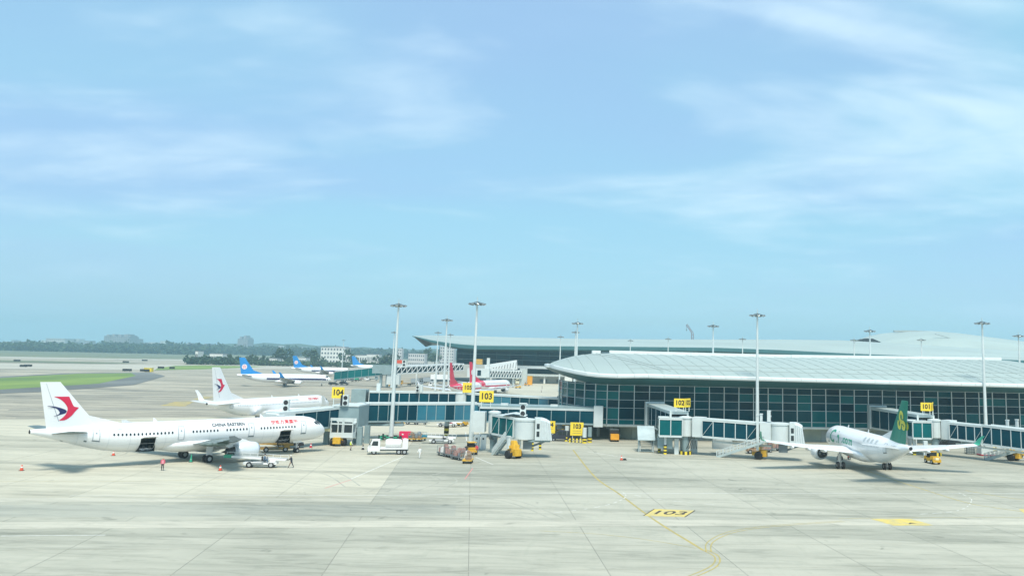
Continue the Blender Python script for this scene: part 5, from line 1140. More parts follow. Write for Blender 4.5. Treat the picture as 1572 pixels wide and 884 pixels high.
def belt_loader(label, x, y, rz, m='truckw', boom='truckw', tip='ygreen', lift=.35, group='belt loaders', ln=7.6):
    t = thing('belt_loader', label, 'belt loader', (x, y, 0), rz, group)
    MB().box((0, 0, .62), (4.6, 1.5, .30)).box((1.75, -.58, .88), (.8, .5, .3)).build('chassis', m, t); MB().box((0, 0, .42), (2.0, 1.2, .2)).box((-.3, -.77, .62), (1.6, .04, .14)).build('underbody', 'lampgrey', t)
    a, b = Vector((ln * .44, .15, 1.12)), Vector((-ln * .60, .15, 1.28 + lift)); d = (b - a).normalized()
    mb = MB()
    for s in (-.48, .48): mb.beam(a + Vector((0, s, 0)), b + Vector((0, s, 0)), .12, .30)
    mb.build('conveyor_boom', boom, t); MB().beam(a + Z * .06, b + Z * .06, .86, .1).build('conveyor_belt', 'lampgrey', t)
    mb = MB()
    for k in range(9): q = a + (b - a) * (k / 8) + Vector((0, .52, .1)); mb.beam(q, q + Z * .42, .05, .05)
    mb.beam(a + Vector((0, .52, .52)), b + Vector((0, .52, .52)), .05, .05); mb.build('guard_rail', boom, t)
    MB().beam(b - d * .9 + Z * .02, b + d * .15 + Z * .02, 1.1, .42).build('boom_tip', tip, t)
    MB().box((.55, -.62, 1.05), (.6, .5, .14)).box((.28, -.62, 1.35), (.12, .5, .55)).build('driver_seat', 'black', t)
    MB().tube((1.15, -.62, 1.2), (.95, -.62, 1.5), .03, n=5).tube((.95, -.62, 1.5), (.92, -.62, 1.52), .17, n=10).build('steering_wheel', 'black', t)
    MB().beam((.6, .1, .8), (-.8, .1, 1.2 + lift * .4), .16, .16).build('lift_ram', 'steel', t)
    wheels(t, [(1.55, .68), (1.55, -.68), (-1.45, .68), (-1.45, -.68)], .42); return t
def lorry(label, x, y, rz, body='tank', m='truckw', group=None, cat='truck', name='service_truck', ln=6.4):
    t = thing(name, label, cat, (x, y, 0), rz, group); xf = ln / 2
    prof = [(xf, .55), (xf + .05, 1.15), (xf - .18, 1.5), (xf - .62, 2.35), (xf - 1.9, 2.4), (xf - 1.95, .55)]
    cb = MB().prism([(px, -1.0, pz) for px, pz in prof], (0, 2.0, 0)).build('cab', m, t)
    MB().prism([(xf - .16, -.86, 1.55), (xf - .16, .86, 1.55), (xf - .57, .86, 2.28), (xf - .57, -.86, 2.28)], (.035, 0, .012)).build('windscreen', 'window', cb)
    for s in (-1, 1):
        MB().prism([(xf - .55, s * 1.005, 1.5), (xf - .8, s * 1.005, 2.2), (xf - 1.6, s * 1.005, 2.2), (xf - 1.6, s * 1.005, 1.45)], (0, s * .02, 0)).build('side_window', 'window', cb)
        MB().box((xf + .04, s * .72, .86), (.06, .34, .2)).build('headlight', 'lens', cb); MB().box((xf - .3, s * 1.16, 1.75), (.1, .16, .36)).build('mirror', 'black', cb)
    MB().box((xf + .05, 0, .55), (.14, 1.95, .26)).box((xf + .06, 0, 1.05), (.03, 1.0, .14)).build('bumper', 'lampgrey', cb)
    MB().box((-.8, 0, .72), (ln - 1.7, .9, .25)).build('chassis', 'lampgrey', t)
    if body == 'tank':
        MB().box((-.9, 0, .98), (ln - 2.1, 1.95, .2)).build('deck', m, t)
        MB().revolve([(-1.7, .1), (-1.68, .62), (-1.55, .72), (.75, .72), (.9, .62), (.92, .1)], Matrix.Translation((-.4, 0, 1.72)) @ Matrix.Diagonal((1, 1.2, 1, 1)), 18, True).build('tank', m, t, auto=R_(40))
        MB().box((-2.7, 0, 1.75), (.9, 1.95, 1.4)).build('rear_locker', m, t)
        for q in range(3): MB().box((-1.6 + q * .75, -1.0, 1.15), (.55, .12, .4)).build('side_locker', random.choice(('lampgrey', 'bagpink', 'truckw')), t)
        MB().tube((-1.4, -.95, 1.3), (.6, -.95, 2.5), .07, n=6).tube((-.2, -1.0, 1.2), (.2, -1, 2.3), .09, n=6).build('hose_reel', 'black', t)
    elif body == 'box': MB().box((-.95, 0, 1.95), (ln - 2.1, 2.1, 2.2)).build('box_body', m, t)
    elif body == 'lift':
        MB().box((-.3, 0, 5.0), (ln - 1.2, 2.3, 2.3)).build('raised_box', m, t); mb = MB()
        for s in (-.8, .8):
            for z0 in (.95, 2.4): mb.beam((-2.4, s, z0), (1.2, s, z0 + 1.45), .16, .16); mb.beam((1.2, s, z0), (-2.4, s, z0 + 1.45), .16, .16)
        mb.build('scissor_lift', 'lampgrey', t)
    elif body == 'flat': MB().box((-.95, 0, 1.0), (ln - 2.1, 2.0, .16)).build('flatbed', m, t)
    wheels(t, [(xf - 1.0, .85), (xf - 1.0, -.85), (-ln * .26, .85), (-ln * .26, -.85)] + ([(-ln * .40, .85), (-ln * .40, -.85)] if ln > 6 else []), .44); return t
def van(label, x, y, rz, m, group=None, name='van', ln=4.8, hh=2.0, cat='van'):
    t = thing(name, label, cat, (x, y, 0), rz, group); h = ln / 2
    prof = [(-h, .4), (-h, hh * .55), (-h + .12, hh * .95), (-h + .4, hh), (h - 1.9, hh), (h - 1.0, hh * .62), (h - .1, hh * .5), (h, .75), (h, .4)]
    MB().prism([(px, -.92, pz) for px, pz in prof], (0, 1.84, 0)).build('body', m, t)
    for s in (-1, 1):
        for x0, x1 in ((-h + .35, -h + 1.25), (-h + 1.35, -h + 2.2), (-h + 2.3, h - 1.75)): MB().prism([(x0, s * .925, hh * .58), (x1, s * .925, hh * .58), (x1 - .04, s * .925, hh * .92), (x0 + .04, s * .925, hh * .92)], (0, s * .015, 0)).build('side_window', 'window', t)
        MB().box((h - .02, s * .65, .8), (.08, .36, .18)).build('headlight', 'lens', t)
    MB().prism([(h - 1.02, -.8, hh * .65), (h - 1.02, .8, hh * .65), (h - 1.82, .78, hh * .96), (h - 1.82, -.78, hh * .96)], (.03, 0, .03)).build('windscreen', 'window', t)
    wheels(t, [(h - .95, .8), (h - .95, -.8), (-h + .95, .8), (-h + .95, -.8)], .34); return t
def cone(label, x, y, m='cone', group='traffic cones', h=.75, tilt=0.0):
    t = thing('traffic_cone', label, 'traffic cone', (x, y, 0), 0, group)
    o = MB().revolve([(.04, .23), (.3, .17), (.3, .171), (h, .05), (h + .01, .01)], Matrix.Rotation(-pi / 2, 4, 'Y'), 14).build('cone_body', m, t, auto=R_(40)); MB().box((0, 0, .025), (.52, .52, .05)).build('foot', 'black', t)
    MB().revolve([(.38, .156), (.39, .162), (.54, .122), (.55, .112)], Matrix.Rotation(-pi / 2, 4, 'Y'), 14).build('reflective_band', 'clothwhite', o)
    if tilt: t.rotation_euler = (0, tilt, .4); t.location.z = .2
    return t
def person(label, x, y, rz, top, bottom, pose='stand', vest=None, z=0.0, hatm=None):
    """one continuous skinned figure, clothing as children where it differs"""
    t = thing('person', label, 'person', (x, y, z), rz)
    wk = {'stand': (.06, -.06, .10, -.10), 'walk': (.34, -.30, -.26, .30), 'push': (.36, -.28, .55, .55), 'sit': None, 'talk': (.05, -.05, .25, .35)}[pose]
    V, E, Rr = [], [], []
    def n_(p, r, par=None):
        V.append(p); Rr.append(r)
        if par is not None: E.append((par, len(V) - 1))
        return len(V) - 1
    if pose == 'sit':
        hip = n_((0, 0, .48), .155); hs = []
        for s in (-1, 1):
            a = n_((.05, s * .11, .47), .10, hip); b = n_((.46, s * .13, .50), .075, a); c = n_((.52, s * .13, .12), .05, b); n_((.66, s * .13, .06), .045, c)
        tilt = .10
    else:
        hip = n_((0, 0, .92), .15)
        for s, f in ((1, wk[0]), (-1, wk[1])):
            a = n_((.02, s * .10, .84), .105, hip); b = n_((f * .55 + .05, s * .11, .49), .072, a); c = n_((f - (.05 if f < 0 else -.0), s * .11, .09 + (.06 if f < -.2 else 0)), .046, b); n_((f + .15, s * .12, .045 + (.03 if f < -.2 else 0)), .045, c)
        tilt = .14 if pose == 'push' else .02
    z0 = V[hip][2]
    w_ = n_((tilt * .3, 0, z0 + .20), .14, hip); ch = n_((tilt * .8, 0, z0 + .42), .165, w_); nk = n_((tilt, 0, z0 + .57), .062, ch); hd = n_((tilt + .03, 0, z0 + .68), .088, nk); n_((tilt + .04, 0, z0 + .80), .085, hd)
    for s, f in ((1, wk[2] if wk else .35), (-1, wk[3] if wk else .35)):
        a = n_((tilt * .9, s * .20, z0 + .48), .062, ch); b = n_((tilt + f * .45 - .04, s * .25, z0 + .22), .046, a); c = n_((tilt + f + .02, s * .22, z0 + (.03 if abs(f) < .4 else .18)), .034, b); h = n_((tilt + f + .07, s * .22, z0 - .05 + (0 if abs(f) < .4 else .22)), .030, c)
        for q in range(4): n_((tilt + f + .10 + .008 * q, s * (.20 + .018 * q), z0 - .13 + (0 if abs(f) < .4 else .22)), .010, h)
        n_((tilt + f + .13, s * .18, z0 - .07 + (0 if abs(f) < .4 else .22)), .010, h)
    me = bpy.data.meshes.new('tmp'); me.from_pydata(V, E, []); o = bpy.data.objects.new('tmp', me); COL.objects.link(o)
    o.modifiers.new('s', 'SKIN'); o.modifiers.new('d', 'SUBSURF').levels = 1
    for i, v in enumerate(me.skin_vertices[0].data): v.radius = (Rr[i], Rr[i]); v.use_root = i == 0
    dg = bpy.context.evaluated_depsgraph_get(); dg.update(); m2 = bpy.data.meshes.new_from_object(o.evaluated_get(dg)); bpy.data.objects.remove(o); m2.name = 'body'
    for k in (top, bottom, 'skin', 'hair', 'black'): m2.materials.append(MT[k])
    m2.materials.pop(index=0) if m2.materials[0] is None else None
    for p in m2.polygons:
        c = p.center; r = math.hypot(c.x - tilt, c.y)
        if c.z > z0 + .60: k = 3 if (c.z > z0 + .77 or c.x < tilt - .01) else 2
        elif r > .16 and c.z < z0 + (.0 if abs(0) < .4 else 0) and abs(c.y) > .16 and pose != 'sit': k = 2
        elif c.z < .09: k = 4
        elif c.z < z0 + .06: k = 1
        else: k = 0
        p.material_index = k; p.use_smooth = True
    b = bpy.data.objects.new('body', m2); COL.objects.link(b); b.parent = t; XF[b.name] = XF[t.name]
    if vest:
        MB().loft([[Vector((tilt * f + .185 * sx * .95, .185 * sy * 1.05, zz)) for sx, sy in ((1, .3), (.8, .8), (.2, 1.05), (-.6, .9), (-1, .3), (-1, -.3), (-.6, -.9), (.2, -1.05), (.8, -.8), (1, -.3))] for f, zz in ((.1, z0 + .0), (.5, z0 + .25), (.9, z0 + .5))], cap=False).build('vest', vest, t, smooth=True)
    if hatm: MB().ball((tilt + .035, 0, z0 + .80), (.115, .105, .09), 10, 6).box((tilt + .13, 0, z0 + .79), (.12, .15, .02)).build('cap', hatm, t, smooth=False)
    return t

def gp(px, py): q = G(px, py); return q.x, q.y
# around the nearest jet
cone('red traffic cone standing alone at the far left of the apron', *gp(33, 722)); cone('red traffic cone under the tail end of the nearest jet', *gp(174, 699)); cone('red traffic cone in front of the nearest jet, left of the long white belt loader', *gp(338, 722))
cone('dark green cone standing between the main wheels of the nearest jet', *gp(293, 709), m='ygreen', h=1.15); cone('dark cone on the ground ahead of the nose wheel of the nearest jet', *gp(477, 687), m='clothred', h=.8)
person('person in a red and white top standing before the nearest jet', *gp(249, 722), -1.2, 'clothred', 'clothdark', 'talk', 'pink')
x, y = gp(400, 717); bl = belt_loader('long white belt loader with a green boom tip, in front of the nearest jet engine', x, y, R_(8), lift=.25, ln=8.2)
p_ = Matrix.Translation((x, y, 0)) @ Matrix.Rotation(R_(8), 4, 'Z') @ Vector((.5, -.62, .62)); person('driver in blue grey clothing seated on the long white belt loader', p_.x, p_.y, R_(8), 'clothblue', 'clothblue', 'sit', z=p_.z, hatm='black')
person('person in black walking and leaning on the rear of the long white belt loader', *gp(447, 718), R_(170), 'clothdark', 'clothdark', 'push', hatm='clothwhite')
person('person standing by the front of the engine of the nearest jet', *gp(395, 696), 1.2, 'hivis', 'clothdark', 'stand', 'hivis')
q = G(422, 693); lb = belt_loader('amber belt loader reaching under the open front hold of the nearest jet', q.x, q.y, R_(25), 'caramber', 'caramber', 'caramber', .2, ln=6.4)
q = G(446, 688); van('small dark service van behind the nose wheel of the nearest jet', q.x, q.y + 1.0, R_(20), 'black', ln=3.6, hh=1.7)
person('person in a pale vest and dark trousers standing under the grey 104 bridge', *gp(538, 691), .4, 'clothwhite', 'clothdark', 'talk', 'hivis')
cone('small dark cone left of the white tank truck', *gp(557, 690), m='black', h=.9)
x, y = gp(594, 697.5); lorry('white tank truck with hoses and lockers, facing left on the open apron', x, y + .8, R_(193), 'tank', ln=6.6)
person('person all in white walking between the white tank truck and the baggage carts', *gp(644, 703), R_(-100), 'clothwhite', 'clothwhite', 'walk')
# barrier, red container, dollies by the mast
t = thing('mast_barrier', 'black and green striped barrier round the foot of the floodlight mast', 'barrier', (*gp(601, 676), 0))
for i, (dx, dy, rz) in enumerate(((0, -1.6, 0), (0, 1.6, 0), (-2.1, 0, pi / 2), (2.1, 0, pi / 2))):
    mb = MB()
    for k in range(6): mb.k = k % 2; mb.box((0, 0, 0), (.1, .1, .1)) if False else mb.box((dx + ((k - 2.5) * .7 if rz == 0 else 0), dy + ((k - 2.5) * .55 if rz else 0), .75), (.68 if rz == 0 else .12, .12 if rz == 0 else .53, .26)); mb.box((dx + ((k - 2.5) * .7 if rz == 0 else 0), dy + ((k - 2.5) * .55 if rz else 0), .3), (.68 if rz == 0 else .12, .12 if rz == 0 else .53, .2))
    for k in (-1, 1): mb.k = 1; mb.box((dx + (k * 2.0 if rz == 0 else 0), dy + (k * 1.5 if rz else 0), .55), (.2, .2, 1.1))
    mb.build('rail', ['ygreen', 'black'], t)
x, y = gp(618.5, 677); t = thing('cargo_container', 'bright red cargo container beside the mast barrier', 'container', (x, y + .8, 0), R_(6))
MB().box((0, 0, 1.0), (1.75, 1.6, 1.55)).prism([(.87, -.8, .9), (1.25, -.8, 1.3), (1.25, -.8, 1.77), (.87, -.8, 1.77)], (0, 1.6, 0)).build('box', 'crimson', t); MB().box((.1, 0, .16), (2.0, 1.6, .12)).build('pallet', 'steel', t)
MB().box((-.2, -.81, 1.3), (.32, .02, .25)).box((.35, -.81, .55), (.5, .02, .08)).box((-.4, -.81, .55), (.5, .02, .08)).build('label_plate', 'clothwhite', t)
for k, px in enumerate((634, 643)):
    x, y = gp(px, 677.5); cart(('yellow dolly loaded with brown sacks, next to the red container', 'yellow dolly with a tall load, second from the red container')[k], x, y + 1.2, R_(80), 'loaded dollies by the red container', 7, 'gse', 'bagbrown')
x, y = gp(677, 681); belt_loader('white belt loader parked under the glass walkway, left of the baggage carts', x, y + .6, R_(6), 'truckw', 'truckw', 'blueglass', .05, ln=6.0)
# baggage train
pts = [(681, 700), (692, 702.5), (703, 706)]
for k, (px, py) in enumerate(pts): x, y = gp(px, py); cart(('baggage cart farthest from its tractor, pink bags on it', 'middle baggage cart of the row, pink bags on it', 'baggage cart directly behind the loaded yellow one')[k], x, y + .7, R_(125 + k * 4), bags=8, m='lampgrey')
x, y = gp(717, 711); cart('yellow baggage cart heaped with bags, nearest the viewer in the row', x, y + .7, R_(92), bags=9, m='gse', bagm='bagbrown')
x, y = gp(727, 698); tractor('yellow tow tractor mostly hidden behind the heaped yellow baggage cart', x - .6, y + 1.0, R_(110), 'gse')
person('person in dark red standing behind the heaped yellow baggage cart', x + .5, y, -1.5, 'clothred', 'clothdark', 'talk', z=0)
person('person in black sitting low among the baggage carts', *gp(715, 699), -1.5, 'clothdark', 'clothdark', 'stand')
# under and beyond the long walkway
for k, (px, py, r) in enumerate(((583, 650, 10), (611, 652, 190), (632, 651, 5))): x, y = gp(px, py); tractor(('yellow tow tractor seen low behind the walkway, left of the container mast', 'yellow tow tractor right of the container mast, under the walkway', 'dark tow tractor under the walkway beside two yellow ones')[k], x, y, R_(r), 'gse' if k < 2 else 'black')
x, y = gp(646, 651.5); cart('empty dark cart under the walkway behind the tractors', x, y, R_(5), 'carts beyond the walkway', 2, 'lampgrey')
x, y = gp(686, 655); belt_loader('white belt loader beyond the striped walkway pillar, a red box above it', x, y, R_(4), 'truckw', 'truckw', 'truckw', .1, ln=8)
x, y = gp(690, 651); t = thing('cargo_container', 'small red container beyond the walkway, over the white belt loader', 'container', (x, y + 1, 0)); MB().box((0, 0, 1.0), (2.2, 1.5, 1.5)).build('box', 'redpaint', t); MB().box((0, 0, .15), (2.3, 1.6, .16)).build('pallet', 'steel', t)
x, y = gp(706, 654); tractor('yellow tow tractor beyond the walkway, behind the tallest mast', x, y + 1, R_(-20))
# under the dark walkway at the pier
x, y = gp(861, 678); van('dark blue van parked under the dark walkway between two yellow boards', x, y + 2.2, R_(178), 'clothdark', ln=4.9, hh=2.1)
for k, (px, py, r) in enumerate(((851, 668, 0), (872, 667, 20))): x, y = gp(px, py); tractor(('yellow tow tractor in the shade left behind the low 103 board', 'yellow tow tractor in the shade right behind the low 103 board')[k], x, y, R_(r))
t = thing('hazard_barrier', 'yellow and black barrier in front of the low 103 board', 'barrier', (*gp(884, 680), 0)); mb = MB()
for k in range(8): mb.k = k % 2; mb.box((-1.2 + k * .35, -.1, .75), (.34, .1, .3)); mb.box((-1.2 + k * .35, -.1, .3), (.34, .1, .22))
mb.build('rail', ['stripey', 'black'], t); MB().box((-1.3, -.1, .45), (.1, .14, .9)).box((1.35, -.1, .45), (.1, .14, .9)).build('post', 'stripey', t)
x, y = gp(943, 678); t = thing('tug_cart', 'orange box cart parked against the pier wall', 'tow tractor', (x, y + 1.2, 0), R_(-85))
MB().box((.6, 0, .95), (1.3, 1.7, 1.1)).build('body', 'gse2', t); MB().box((-.7, 0, 1.3), (1.2, 1.7, 1.9)).build('cab', 'black', t); MB().box((-.7, 0, 2.3), (1.4, 1.8, .1)).build('cab_roof', 'lampgrey', t); wheels(t, [(.7, .75), (.7, -.75), (-.8, .75), (-.8, -.75)], .36)
cone('red cone on the open apron in front of the pier', *gp(954, 706)); x, y = gp(959, 706); t = thing_mesh('wheel_chock', MB().prism([(x - .35, y - .2, 0), (x + .35, y - .2, 0), (x + .2, y - .2, .28), (x - .2, y - .2, .28)], (0, .4, 0)), 'black', 'black wheel chock lying beside the red cone on open apron', 'wheel chock')
# stand 102
for k, (px, py) in enumerate(((1176, 695), (1190, 693))): x, y = gp(px, py); cart(('baggage cart with pink bags behind the 102 drive wheels', 'baggage cart with pink bags below the canopy of the 102 bridge')[k], x, y + 1.5, R_(10), 'carts by the 102 bridge', 8, 'lampgrey', 'bagpink')
x, y = gp(1160, 697); tractor('tow tractor hidden behind the drive wheels of the 102 bridge', x, y + 1.2, R_(0), 'bagbrown', None)
# stand 101
x, y = gp(1434, 712); tr = tractor('yellow tow tractor parked behind the tail cone of the green tailed jet', x, y + .9, R_(-80)); MB().box((-.3, 0, 2.5), (.9, 1.0, .7)).build('roof_box', 'lampgrey', tr)
MB().box((1.66, 0, .95), (.05, .6, .4)).build('nose_plate', 'signw', tr)
x, y = gp(1492, 697); t = thing('cage_trolley', 'dark mesh cage trolley near the right wing tip of the green tailed jet', 'trolley', (x, y + .6, 0)); mb = MB()
for i in range(5):
    for j in (0, 1): mb.beam((-.9 + .45 * i, -.6 + 1.2 * j, .1), (-.9 + .45 * i, -.6 + 1.2 * j, 1.7), .06, .06)
for z in (.15, .65, 1.15, 1.7):
    for j in (0, 1): mb.beam((-.9, -.6 + 1.2 * j, z), (.9, -.6 + 1.2 * j, z), .06, .06); mb.beam((-.9 + 1.8 * j, -.6, z), (-.9 + 1.8 * j, .6, z), .06, .06)
mb.build('cage', 'cage', t); MB().box((0, 0, .8), (1.5, .9, 1.2)).build('load', 'shutter', t)
x, y = gp(1524, 700); t = thing('cargo_container', 'pale container with an orange patch under the 101 tunnel', 'container', (x, y + 1.0, 0), R_(4)); MB().box((0, 0, 1.25), (4.4, 1.8, 2.0)).build('box', 'bridge', t); MB().box((0, 0, .2), (4.6, 1.8, .16)).build('pallet', 'redpaint', t); MB().box((.5, -.92, 1.4), (.7, .03, .8)).build('label_plate', 'signw', t)
x, y = gp(1562, 704); tractor('yellow tow tractor at the right edge, behind the foot of the 101 stairs', x + .5, y + 2.5, R_(0))
x, y = gp(1462, 687); van('dark low van beyond the right wing of the green tailed jet', x, y + 2, R_(175), 'black', ln=4.4, hh=1.5)
x, y = gp(1306, 706); t = thing('tow_bar', 'small red equipment between the left wheels and engine of the green tailed jet', 'tow bar', (x, y + 1, 0)); MB().box((0, 0, .7), (.5, .4, .5)).beam((-.8, 0, 1.2), (.5, 0, .5), .12, .12).box((-.75, 0, 1.25), (.4, .3, .3)).build('frame', 'cone', t); wheels(t, [(0, .25), (0, -.25)], .25, .12)
# far stands
x, y = gp(674, 594); lorry('white catering truck with its box raised on scissors, before the red tailed jet', x, y, R_(185), 'lift', ln=10.5)
far_t = [(690, 596, 'white', 'low white tug beside the raised catering truck'), (640, 590, 'black', 'dark truck at the far stand left of the raised catering truck'), (658, 588, 'black', 'second dark truck just left of the raised catering truck'), (622, 591, 'caramber', 'dull truck beside the foot of the far grey bridge')]
for px, py, m_, lb_ in far_t: x, y = gp(px, py); lorry(lb_, x, y, R_(random.choice((0, 180))), 'box' if m_ == 'black' else 'flat', 'truckw' if m_ == 'white' else ('clothgrey' if m_ == 'black' else m_), 'trucks at the far stands')
for k, px in enumerate((522, 534, 546, 558, 572)): x, y = gp(px, 586 - k * .6); lorry(('grey truck just ahead of the blue tailed jet nose', 'grey truck second from the blue tailed jet nose', 'green truck in the middle of the far row of trucks', 'white truck fourth along from the blue tailed jet nose', 'pale truck nearest the far grey bridge')[k], x, y, R_(random.choice((5, 185, 90))), random.choice(('box', 'tank', 'flat')), ('clothgrey', 'lampgrey', 'ygreen', 'truckw', 'bridgegrey')[k], 'trucks at the far stands')
x, y = gp(512, 591); van('black car parked by the nose of the nearer blue tailed jet', x, y, R_(0), 'black', ln=4.6, hh=1.5)
x, y = gp(523, 591); van('second black car by the nose of the nearer blue tailed jet', x, y + 6, R_(0), 'black', ln=4.6, hh=1.5)
for k, (px, py) in enumerate(((823, 590), )): x, y = gp(px, py); van('cream bus parked by the far terminal, under the tip of the near roof', x - 8 + 12 * (875 - 823) / 27 * .0, y, 0, 'bus', name='apron_bus', ln=8, hh=3, cat='bus')
bq = G(869, 588.5); van('second cream bus parked right of the far terminal pillar', bq.x, bq.y, R_(180), 'bus', 'buses at the far terminal', 'apron_bus', 9, 3.2, 'bus')
for k, (px, py, m_) in enumerate(((795, 596, 'gse'), (809, 592, 'gse2'), (745, 599, 'caramber'))): x, y = gp(px, py); tractor(('yellow tractor on the far apron left of the orange one', 'orange tractor on the far apron before the orange crate', 'amber tractor below the engine of the red tailed jet')[k], x, y, R_(0), m_)
x, y = gp(810, 591); t = thing('cargo_container', 'tall orange crate on the far apron by the terminal pillar', 'container', (x, y + 6, 0)); MB().box((0, 0, 2.4), (4.2, 3, 4.8)).build('box', 'gse2', t); MB().box((0, 0, 5), (4.4, 3.2, .3)).build('lid', 'caramber', t)
# far jet bridges: the grey one with its truss walkway, the teal sloping one
def truss_walk(label, pa, pb, zt, hh, w=3.6, n=14, m='fascia'):
    a, b = Vector(pa), Vector(pb); t = thing('truss_walkway', label, 'walkway', (a.x, a.y, 0)); d = (b - a).normalized(); r = d.cross(Z).normalized()
    MB().beam(a + Z * (hh - .2), b + Z * (hh - .2), w, .8, Z).build('roof', m, t, world=True); MB().beam(a, b, w, .5, Z).build('floor', m, t, world=True); MB().beam(a + Z * hh / 2, b + Z * hh / 2, w * .8, hh, Z).build('dark_glazing', 'glass', t, world=True)
    mb = MB(); L = (b - a)
    for s in (1, -1):
        for k in range(n):
            p, q = a + L * (k / n) + r * s * w / 2, a + L * ((k + 1) / n) + r * s * w / 2
            mb.beam(p, q + Z * hh, .35, .2, r); mb.beam(q, q + Z * hh, .3, .2, d)
    mb.build('truss', m, t, world=True); return t
a, b = H(602, 573.5, 440), H(707, 568.0, 505); tw = truss_walk('long white truss walkway with dark glazing at the far stand, left of the red tail', a, b, 0, 3.6, 4, 14)
for px in (668, 640): q = H(px, 570, 470); MB().box((q.x, 470, 3), (.8, .8, 6)).build('pillar', 'fascia', tw, world=True)
a, b = H(742, 579, 470), H(796, 579.5, 500); tw = truss_walk('white truss walkway with slanted bars beside the far terminal concourse', a, b, 0, 3.9, 4, 13)
q = H(788, 585, 495); MB().box((q.x, 495, 3), (1.2, 1.2, 6)).build('pillar', 'fascia', tw, world=True); q = H(803, 580, 500); MB().box((q.x, 502, 4.5), (4, 4, 9.6)).build('end_block', 'slab_edge', tw, world=True)
a, b = H(744, 567, 520), H(794, 567, 530); t = thing('truss_walkway', 'upper white sloping ramp with slanted bars before the far terminal glass', 'walkway', (a.x, a.y, 0)); c = H(793, 552.5, 530)
MB().prism([a, b, c, H(744, 560, 520)], (0, 3, 0)).build('side_panel', 'fascia', t, world=True)
mb = MB()
for k in range(9):
    q0 = H(757 + 4.3 * k, 565.5, 518 + k); q1 = H(757 + 4.3 * k + 1.2, 564 - (k * 1.05), 518 + k); mb.beam(q0, q1, .8, .2)
mb.build('dark_slot', 'dark', t, world=True)
for k in range(2): q = H(750 + 38 * k, 575, 524); MB().box((q.x, 524, q.z / 2 + 2), (1, 1, q.z + 4)).build('pillar', 'fascia', t, world=True)
q = G(600, 594); fb_ = thing('jet_bridge', 'far grey boarding bridge on thick legs at the end of the white truss walkway', 'jet bridge', (q.x, q.y, 0))
MB().box((q.x - 1, q.y, 8.2), (6, 5, 4.4)).box((q.x - 6.5, q.y, 8.4), (5, 4, 4)).build('bridge_hall', 'bridgegrey', fb_, world=True); MB().box((q.x + 1.2, q.y, 3.6), (6, 4, 4.6)).build('lower_room', 'bridge', fb_, world=True)
for dx in (-5, -2, 2.5): MB().box((q.x + dx, q.y, 3), (1.2, 1.2, 6)).build('support_post', 'bridgegrey', fb_, world=True)
drive(fb_, q.x + 1, q.y - 3, 0, 3, 3, 2); MB().box((q.x + 3.5, q.y, 12.2), (4, 2, 1.6)).build('roof_plant', 'cone', fb_, world=True); ac_unit(fb_, q.x + 6, q.y - 1, 10, -pi / 2, 2, 3)
a, b = H(516, 583, 452), H(590, 575.5, 442); t = thing('glazed_walkway', 'far teal glass bridge sloping up from the blue tailed jets to the grey bridge', 'walkway', (b.x, b.y, 0))
tunnel(t, (a.x, a.y, a.z), (b.x, b.y, b.z), 3.4, 4.2, 7, 'glassgreen', 'bridgegrey', False, roofm='bridge'); q = H(525, 585, 450); MB().box((q.x, 450, 3.5), (.9, .9, 7)).build('support_post', 'bridge', t, world=True)
t = thing('jet_bridge', 'white boxy bridge head with a crate on its roof, right of the red tails', 'jet bridge', (*gp(735, 592), 0)); q = H(735, 572, 452)
MB().box((q.x, 452, q.z), (11, 4, 4.4)).build('bridge_hall', 'bridge', t, world=True); MB().box((q.x + 4.6, 452, q.z / 2 + 3), (1.4, 1.4, q.z + 9)).box((q.x - 4, 452, q.z / 2), (1, 1, q.z)).build('support_post', 'bridge', t, world=True); MB().box((H(734, 554, 452).x, 452, H(734, 555, 452).z), (4.4, 3, 2.6)).build('roof_crate', 'caramber', t, world=True)
for x_ in (-2.5, .5): MB().box((q.x + x_, 449.9, q.z), (1.8, .1, 2.6)).build('glass_pane', 'glass', t, world=True)
for k, (px, py, lb_) in enumerate(((831, 602, 'person in white far off on the pale apron before the far terminal'), (832, 597, 'person in dark clothes far off by the far terminal'))): person(lb_, *gp(px, py), 0, 'clothwhite' if k == 0 else 'clothdark', 'clothdark', 'stand')

# far field markers and dark signs along the taxiways
for k, (px, py) in enumerate(((26, 554.5), (36, 563), (43, 562.5), (193, 556.5), (222, 554), (247, 565.5), (264, 566), (195, 569.5), (222, 570), (340, 558.5), (355, 558.5))):
    q = G(px, py); t = thing('taxiway_sign', 'low dark taxiway sign far out on the airfield', 'sign', (q.x, q.y, -.2), 0, 'dark signs far out along the taxiways'); MB().box((0, 0, 1.0), (random.uniform(4, 6.5), .4, 1.5)).build('board', 'black', t)
    for s in (-1.6, 1.6): MB().box((s, 0, .2), (.2, .2, .5)).build('leg', 'lampgrey', t)
x, y = gp(228, 570); t = thing('marker_hut', 'small yellow hut at the edge of the distant taxiway', 'hut', (x, y, -.2)); MB().box((0, 0, 1.3), (5, 3, 2.6)).build('wall', 'stripey', t); MB().box((0, 0, 2.7), (5.4, 3.4, .2)).build('roof', 'signw', t)
q = G(52, 538); T2 = Plane('passenger_jet', 'tiny white jet moving along the distant runway before the woods', G(130, 539.3).x, G(130, 539.3).y, 80, 39.5, 19.6, 1.9, 2.0, 3.5, 12.5); T2.fuselage(n=12); T2.tailfin(); T2.wings(le=5.9, te=-1.4, z=2.25, span=17.1, fairings=False); T2.engines(4.83, 6.6, 1.55, 1.05, 4.0, 'white'); T2.gear(15.6, 2.86, .56, .34)

